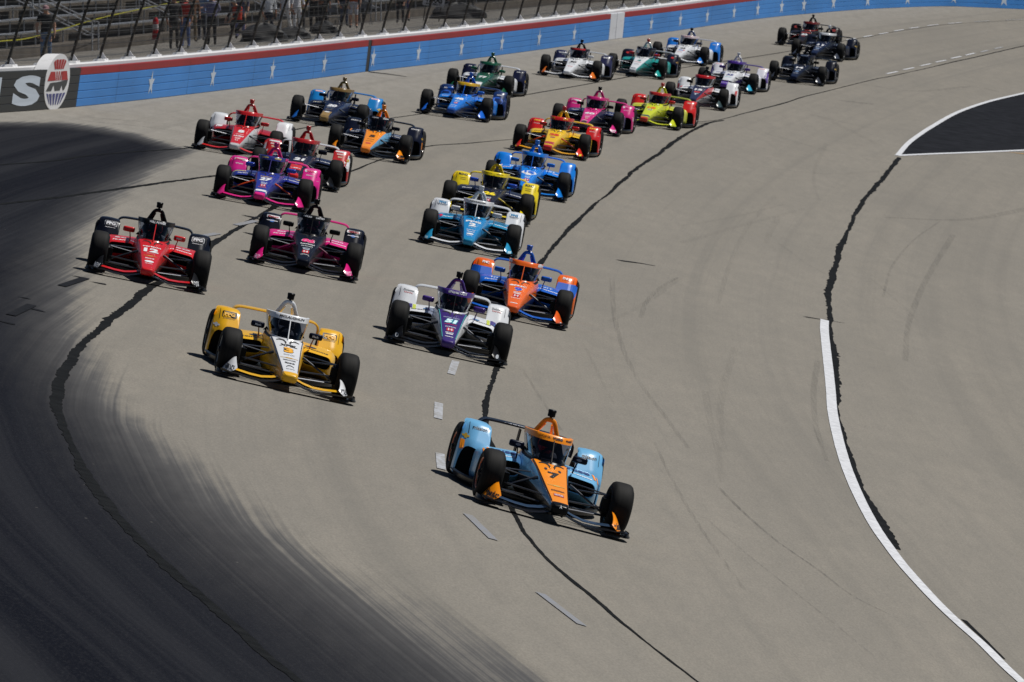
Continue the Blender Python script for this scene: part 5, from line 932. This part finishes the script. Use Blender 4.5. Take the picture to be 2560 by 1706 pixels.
# ------------------------------------------------------------------ people behind the fence
SKIN = [plain('skin', c, rough=.6, var=.08) for c in ((196, 150, 124), (150, 104, 80), (110, 74, 56))]
def person(label, s, b, face, top, legs, tone=0, shorts=False, sleeves=True, hair=(40, 30, 24), cap=None, pose='stand', H=1.76, z=None, shoe=(30, 30, 32), vest=None):
    k = H/1.76; loc = gp(s, b, Z0 if z is None else z)
    J = dict(pel=(0,0,.95), spi=(0,0,1.16), che=(0,0,1.36), nec=(0,.0,1.50), hea=(0,.02,1.60), cro=(0,.01,1.70))
    for sd, g in ((1, 'r'), (-1, 'l')):
        J['sh'+g] = (.19*sd, 0, 1.42); J['el'+g] = (.26*sd, -.02, 1.15); J['wr'+g] = (.25*sd, .07, .93); J['ha'+g] = (.245*sd, .10, .86)
        J['hi'+g] = (.09*sd, 0, .90); J['kn'+g] = (.105*sd, .03, .50); J['an'+g] = (.11*sd, -.01, .09); J['to'+g] = (.125*sd, .15, .045)
    if pose == 'walk': J.update(knr=(.1,.18,.52), anr=(.1,.22,.10), tor=(.11,.37,.06), knl=(-.1,-.05,.5), anl=(-.1,-.25,.12), tol=(-.11,-.12,.04), elr=(.26,-.16,1.17), wrr=(.25,-.12,.94), har=(.245,-.08,.87))
    if pose == 'arms': J.update(elr=(.29,.04,1.17), wrr=(.12,.24,1.18), har=(.05,.26,1.18), ell=(-.29,.04,1.17), wrl=(-.12,.24,1.12), hal=(-.05,.26,1.12))
    if pose == 'hip': J.update(elr=(.36,-.05,1.18), wrr=(.20,.02,.99), har=(.15,.05,.97))
    if pose == 'kneel':
        for g, sd in (('r', 1), ('l', -1)): J['hi'+g] = (.1*sd,0,.48); J['kn'+g] = (.14*sd,.38,.40 if sd > 0 else .08); J['an'+g] = (.13*sd,.30 if sd > 0 else -.30,.09); J['to'+g] = (.14*sd,.45 if sd > 0 else -.42,.045)
        for n_ in ('pel','spi','che','nec','hea','cro','shr','shl','elr','ell','wrr','wrl','har','hal'): p = J[n_]; J[n_] = (p[0], p[1]+max(0, (p[2]-.95))*.5, p[2]-.46-max(0, p[2]-.95)*.12)
        J.update(elr=(.24,.40,.66), wrr=(.16,.55,.50), har=(.14,.58,.44), ell=(-.24,.40,.66), wrl=(-.16,.55,.50), hal=(-.14,.58,.44))
    Rr = dict(pel=.135, spi=.125, che=.145, nec=.055, hea=.085, cro=.075)
    for g in 'rl': Rr.update({'sh'+g: .072, 'el'+g: .047, 'wr'+g: .035, 'ha'+g: .034, 'hi'+g: .095, 'kn'+g: .064, 'an'+g: .048, 'to'+g: .042})
    names = list(J); idx = {n_: i for i, n_ in enumerate(names)}
    E = [('pel','spi'),('spi','che'),('che','nec'),('nec','hea'),('hea','cro')]
    for g in 'rl': E += [('che','sh'+g),('sh'+g,'el'+g),('el'+g,'wr'+g),('wr'+g,'ha'+g),('pel','hi'+g),('hi'+g,'kn'+g),('kn'+g,'an'+g),('an'+g,'to'+g)]
    me = bpy.data.meshes.new('person'); me.from_pydata([Vector(J[n_])*k for n_ in names], [(idx[a], idx[c_]) for a, c_ in E], []); o = bpy.data.objects.new('person', me); COL.objects.link(o)
    md = o.modifiers.new('skin', 'SKIN'); md.use_smooth_shade = True
    for i, n_ in enumerate(names):
        me.skin_vertices[0].data[i].radius = (Rr[n_]*k*(1.12 if n_ in ('che', 'pel', 'spi') else 1), Rr[n_]*k*(.80 if n_ in ('che', 'pel', 'spi') else 1)); me.skin_vertices[0].data[i].use_root = n_ == 'pel'
    o.modifiers.new('sub', 'SUBSURF').levels = 1
    ev = o.evaluated_get(bpy.context.evaluated_depsgraph_get()); m2 = bpy.data.meshes.new_from_object(ev); bpy.data.objects.remove(o)
    # fingers joined to the body mesh
    m = MB(); m.v = [tuple(v.co) for v in m2.vertices]; m.f = [tuple(p.vertices) for p in m2.polygons]; m.m = [0]*len(m.f); nb = len(m.f)
    for g, sd in (('r', 1), ('l', -1)):
        w = Vector(J['wr'+g])*k; hnd = Vector(J['ha'+g])*k; d = (hnd-w).normalized(); side = d.cross(Vector((1, 0, 0))).normalized()
        for f_ in range(4): p0 = hnd+side*(.016*(f_-1.5)); m.tube([p0, p0+d*(.045+.012*(f_ in (1, 2))), p0+d*.075+Vector((-sd*.012, .01, 0))], .0085, 5)
        p0 = hnd-d*.02+side*.03; m.tube([p0, p0+side*.03+d*.02, p0+side*.035+d*.05], .009, 5)
    # nose
    hd = Vector(J['hea'])*k; m.tube([hd+Vector((0, .085, .025)), hd+Vector((0, .108, -.005)), hd+Vector((0, .088, -.02))], [.008, .014, .008], 5)
    mi = []
    zt = lambda n_: J[n_][2]*k
    for f_ in m.f:
        c_ = sum((Vector(m.v[i]) for i in f_), Vector())/len(f_)
        d = {n_: (c_-Vector(J[n_])*k).length for n_ in names}; near = min(d, key=d.get)
        if near in ('nec', 'hea', 'cro'): t = 0 if c_.z > zt('nec')-.03 else 1
        elif near[:2] in ('ha', 'wr'): t = 0
        elif near[:2] == 'el': t = 1 if sleeves else 0
        elif near[:2] in ('to',): t = 3
        elif near[:2] == 'an': t = 3 if c_.z < .10 else (0 if shorts else 2)
        elif near[:2] == 'kn': t = 0 if (shorts and c_.z < zt('kn'+near[2])+.02) else 2
        elif near[:2] == 'hi' or near == 'pel': t = 2 if c_.z < zt('pel')+.04 else 1
        else: t = 1
        mi.append(t)
    m.m = mi
    me = m.mesh('person', 4, sharp=80, fix=False)
    o = link('person', me, [SKIN[tone], plain('cloth', top, rough=.8, var=.18), plain('cloth', legs, rough=.85, var=.22), plain('shoe', shoe)], None, loc, (0, 0, R(face)))
    tag(o, label, 'person', 'people standing behind the catch fence')
    # hair or cap
    hm = MB(); hc = (Vector(J['hea'])+Vector(J['cro']))*.5*k; rs = []
    for j in range(7):
        q = math.pi*.56*j/6; rs.append([(hc.x+.098*k*math.sin(q)*math.cos(a), hc.y-.008+.106*k*math.sin(q)*math.sin(a), hc.z+.105*k*math.cos(q)+(.012 if math.sin(a) < 0 else .0)*j/6*-3) for a in [2*math.pi*t/14 for t in range(14)]])
    hm.grid(rs, cv=True)
    if cap: hm.grid([[(hc.x+.075*math.cos(a), hc.y+.085*math.sin(a), hc.z+.012) for a in np.linspace(.3, math.pi-.3, 7)], [(hc.x+.085*math.cos(a), hc.y+.185*math.sin(a), hc.z-.004) for a in np.linspace(.3, math.pi-.3, 7)]])
    link('cap' if cap else 'hair', hm.mesh('hair', 1), plain('cap' if cap else 'hair', cap or hair, rough=.8), o)
    if vest:
        vm = MB(); c0 = Vector(J['che'])*k
        vr = [[((.20 if dz < .1 else .17)*k*math.cos(a)*w_, c0.y+(-.0)+.155*k*math.sin(a)*w_, c0.z+dz) for a in [2*math.pi*t/16 for t in range(16)]] for dz, w_ in ((-.36, .9), (-.2, .95), (-.05, 1.03), (.06, .98), (.1, .6))]
        vm.grid(vr, cv=True); link('vest', vm.mesh('vest', 1), plain('vest', vest, rough=.7), o)
    return o
person('man in black shirt and blue jeans by the empty benches', 201.5, 8.0, 190, (22, 22, 26), (104, 128, 160), 0, cap=(170, 130, 136), sleeves=False, pose='stand', H=1.80, shoe=(190, 190, 192))
person('man in black and red shirt with blue jeans', 226.2, 8.0, 160, (30, 28, 30), (92, 112, 160), 0, hair=(50, 30, 24), vest=(190, 40, 32), pose='hip', H=1.82)
person('man in dark grey trousers beside the man in blue jeans', 224.6, 8.1, 200, (44, 42, 44), (62, 60, 58), 1, pose='stand', H=1.78)
person('person in patterned white and blue shirt seen from behind', 231.2, 8.0, 10, (140, 140, 172), (28, 28, 32), 0, cap=(30, 30, 36), vest=(112, 112, 150), pose='arms', H=1.74)
person('person kneeling in an orange and red vest', 235.0, 7.6, 120, (40, 40, 44), (26, 26, 28), 0, cap=(130, 130, 134), vest=(206, 60, 30), pose='kneel', H=1.78, z=Z0+.30)
person('tall person in lavender trousers near the orange vest', 242.6, 9.0, 180, (90, 88, 110), (124, 124, 168), 0, pose='stand', H=1.9)
person('person in white t-shirt and dark jeans with a white cap', 242.6, 8.0, 200, (236, 238, 244), (38, 42, 58), 1, cap=(186, 190, 220), pose='stand', H=1.72)
person('person dressed all in white next to the white t-shirt', 249.0, 8.5, 150, (238, 238, 240), (238, 238, 240), 0, pose='walk', H=1.9, shoe=(120, 84, 60))
person('person in white standing farther back with a cap', 250.8, 8.4, 210, (232, 232, 236), (238, 238, 240), 1, cap=(60, 60, 70), pose='stand', H=1.82, shoe=(120, 84, 60))
person('child in a yellow shirt behind the people in white', 257.5, 9.4, 190, (170, 150, 40), (60, 60, 64), 0, pose='arms', H=1.45, sleeves=False)
person('person in black clothes beside the grey folding chair', 255.0, 8.5, 170, (20, 20, 22), (24, 24, 27), 0, pose='arms', H=1.84)
person('second person in black clothes with a dark cap', 258.6, 8.8, 200, (26, 25, 27), (22, 22, 24), 1, cap=(20, 20, 22), pose='hip', H=1.80)
person('person in orange shirt and white shorts', 263.6, 8.5, 180, (190, 84, 30), (206, 206, 214), 0, shorts=True, sleeves=False, pose='stand', H=1.8)
person('person in grey shirt and purple shorts farther along the fence', 278.2, 9.0, 190, (92, 96, 104), (86, 84, 126), 0, shorts=True, sleeves=False, pose='hip', H=1.78)
person('person in red shirt beside the white sign', 274.8, 8.6, 170, (160, 40, 36), (40, 40, 46), 0, pose='stand', H=1.7)

for lab, s, b, fc, tp, lg, kw in [
    ('person in brown shirt and khaki trousers behind the patterned shirt', 236.5, 9.6, 200, (120, 84, 60), (128, 112, 88), dict(pose='hip')),
    ('person in light blue shirt standing back by the hand rail', 239.6, 9.8, 150, (120, 150, 196), (50, 54, 66), dict(pose='arms')),
    ('person in grey t-shirt and tan shorts near the white clothes', 246.2, 9.6, 180, (120, 120, 124), (168, 146, 110), dict(shorts=True, sleeves=False)),
    ('person in red cap and black t-shirt past the black clothes', 266.8, 9.4, 200, (28, 28, 32), (70, 78, 100), dict(cap=(190, 36, 34), sleeves=False)),
    ('person in dark red shirt leaning near the second folding chair', 271.8, 9.6, 160, (130, 34, 40), (44, 46, 54), dict(pose='arms')),
    ('person in white polo shirt far along the fence', 288.4, 9.2, 190, (226, 226, 230), (50, 52, 60), dict(pose='stand')),
    ('person in navy jacket far along the fence beyond the mound', 293.5, 9.0, 170, (34, 42, 70), (90, 86, 80), dict(pose='hip'))]:
    person(lab, s, b, fc, tp, lg, **kw)
# fire extinguisher
def extinguisher(s, b, z, label):
    t = empty('fire_extinguisher', loc=gp(s, b, z)); tag(t, label, 'extinguisher')
    m = MB(); m.lathe([(0, 0), (0, .085), (.03, .095), (.42, .095), (.50, .06), (.54, .03), (.54, 0)], 'z', 16); link('cylinder', m.mesh('cylinder', 1), paint((190, 24, 30)), t)
    m = MB(); m.box((-.02, -.06, .54), (.02, .06, .58)); m.tube([(0, .05, .56), (0, .14, .5), (0, .13, .2)], .012, 6); link('valve', m.mesh('valve', 1), plain('valve', (90, 140, 110)), t)
    m = MB(); m.lathe([(.12, .097), (.30, .097)], 'z', 16); link('label_band', m.mesh('label_band', 1), plain('paper', (210, 200, 200)), t)
    m = MB(); m.box((-.11, -.11, -.22), (.11, .11, -.001)); link('stand_block', m.mesh('stand_block', 1, smooth=False), plain('block', (150, 30, 34)), t)
extinguisher(229.0, 9.5, Z0+.45, 'red fire extinguisher at the foot of the aisle hand rail')
# grey folding chairs
def chair(s, b, face, label):
    t = empty('folding_chair', loc=gp(s, b, Z0)); t.rotation_euler = (0, 0, R(face)); tag(t, label, 'chair', 'folding chairs behind the fence')
    G = plain('chair_grey', (112, 114, 118), rough=.5, metal=.2)
    m = MB(); m.box((-.22, -.2, .43), (.22, .2, .46)); link('seat', m.mesh('seat', 1, smooth=False), G, t)
    m = MB(); m.box((-.22, -.24, .62), (.22, -.21, .90)); link('backrest', m.mesh('backrest', 1, smooth=False), G, t)
    for sx in (-.21, .21):
        for y0, y1, z1 in ((.24, -.24, .92), (-.24, .18, .45)): m = MB(); m.tube([(sx, y0, 0), (sx, y1, z1)], .014, 6); link('leg', m.mesh('leg', 1), G, t)
chair(262.0, 9.0, 200, 'grey folding chair beside the people in black'); chair(270.5, 9.2, 170, 'grey folding chair past the orange shirt')
# dark equipment covers
def cover(s, b, w, d, h, label, rgb=(24, 24, 26)):
    P_ = []
    for j in range(8):
        u = j/7; r = (1-u**3)*.92+.08; ring = []
        for k in range(20):
            a = 2*math.pi*k/20; rr = r*(1+.10*math.sin(3*a+j)+.06*math.sin(7*a)); ring.append((w/2*math.copysign(abs(math.cos(a))**.6, math.cos(a))*rr, d/2*math.copysign(abs(math.sin(a))**.6, math.sin(a))*rr, h*u**.8*(1+.06*math.sin(5*a))))
        P_.append(ring)
    m = MB().grid(P_, cv=True); m.cap(P_[-1]); o = link('equipment_cover', m.mesh('equipment_cover', 1, sharp=50), plain('tarpaulin', rgb, rough=.6, var=.4, scale=4), None, gp(s, b, Z0)); tag(o, label, 'cover', 'dark covers over equipment on the walkway')
cover(238.0, 7.4, 1.5, 1.6, .62, 'black equipment bag in front of the kneeling person'); cover(243.0, 7.2, 1.1, 1.2, .42, 'low black bag by the foot of the fence near the white t-shirt'); cover(285.6, 8.2, 2.1, 1.5, .62, 'dark covered mound on the walkway right of the white sign'); cover(253.0, 7.8, .9, 1.0, .45, 'black case between the people in white and in black')
# white board sign
t = empty('board_sign', loc=gp(278.2, 8.0, Z0)); t.rotation_euler = (0, R(8), R(2)); tag(t, 'white board sign with black lettering at the top edge behind the fence', 'sign')
m = MB(); m.box((-.42, -.01, .60), (.42, .01, 1.16)); link('board', m.mesh('board', 1, smooth=False), W_WHITE, t)
for sx in (-.3, .3): m = MB(); m.box((sx-.02, .012, 0), (sx+.02, .04, .9)); link('leg', m.mesh('leg', 1, smooth=False), POST, t)
for txt, zz, w, h in (('TEXAS', .86, .66, .26), ('MOTOR SPEEDWAY', .68, .6, .07)):
    tv, tf, ar = text_mesh(txt, .05); link('lettering', MB().add([(x*w/ar, -.014, zz+y*h) for x, y in tv], tf).mesh('lettering', 1, smooth=False, fix=False), plain('print', (20, 20, 24)), t)
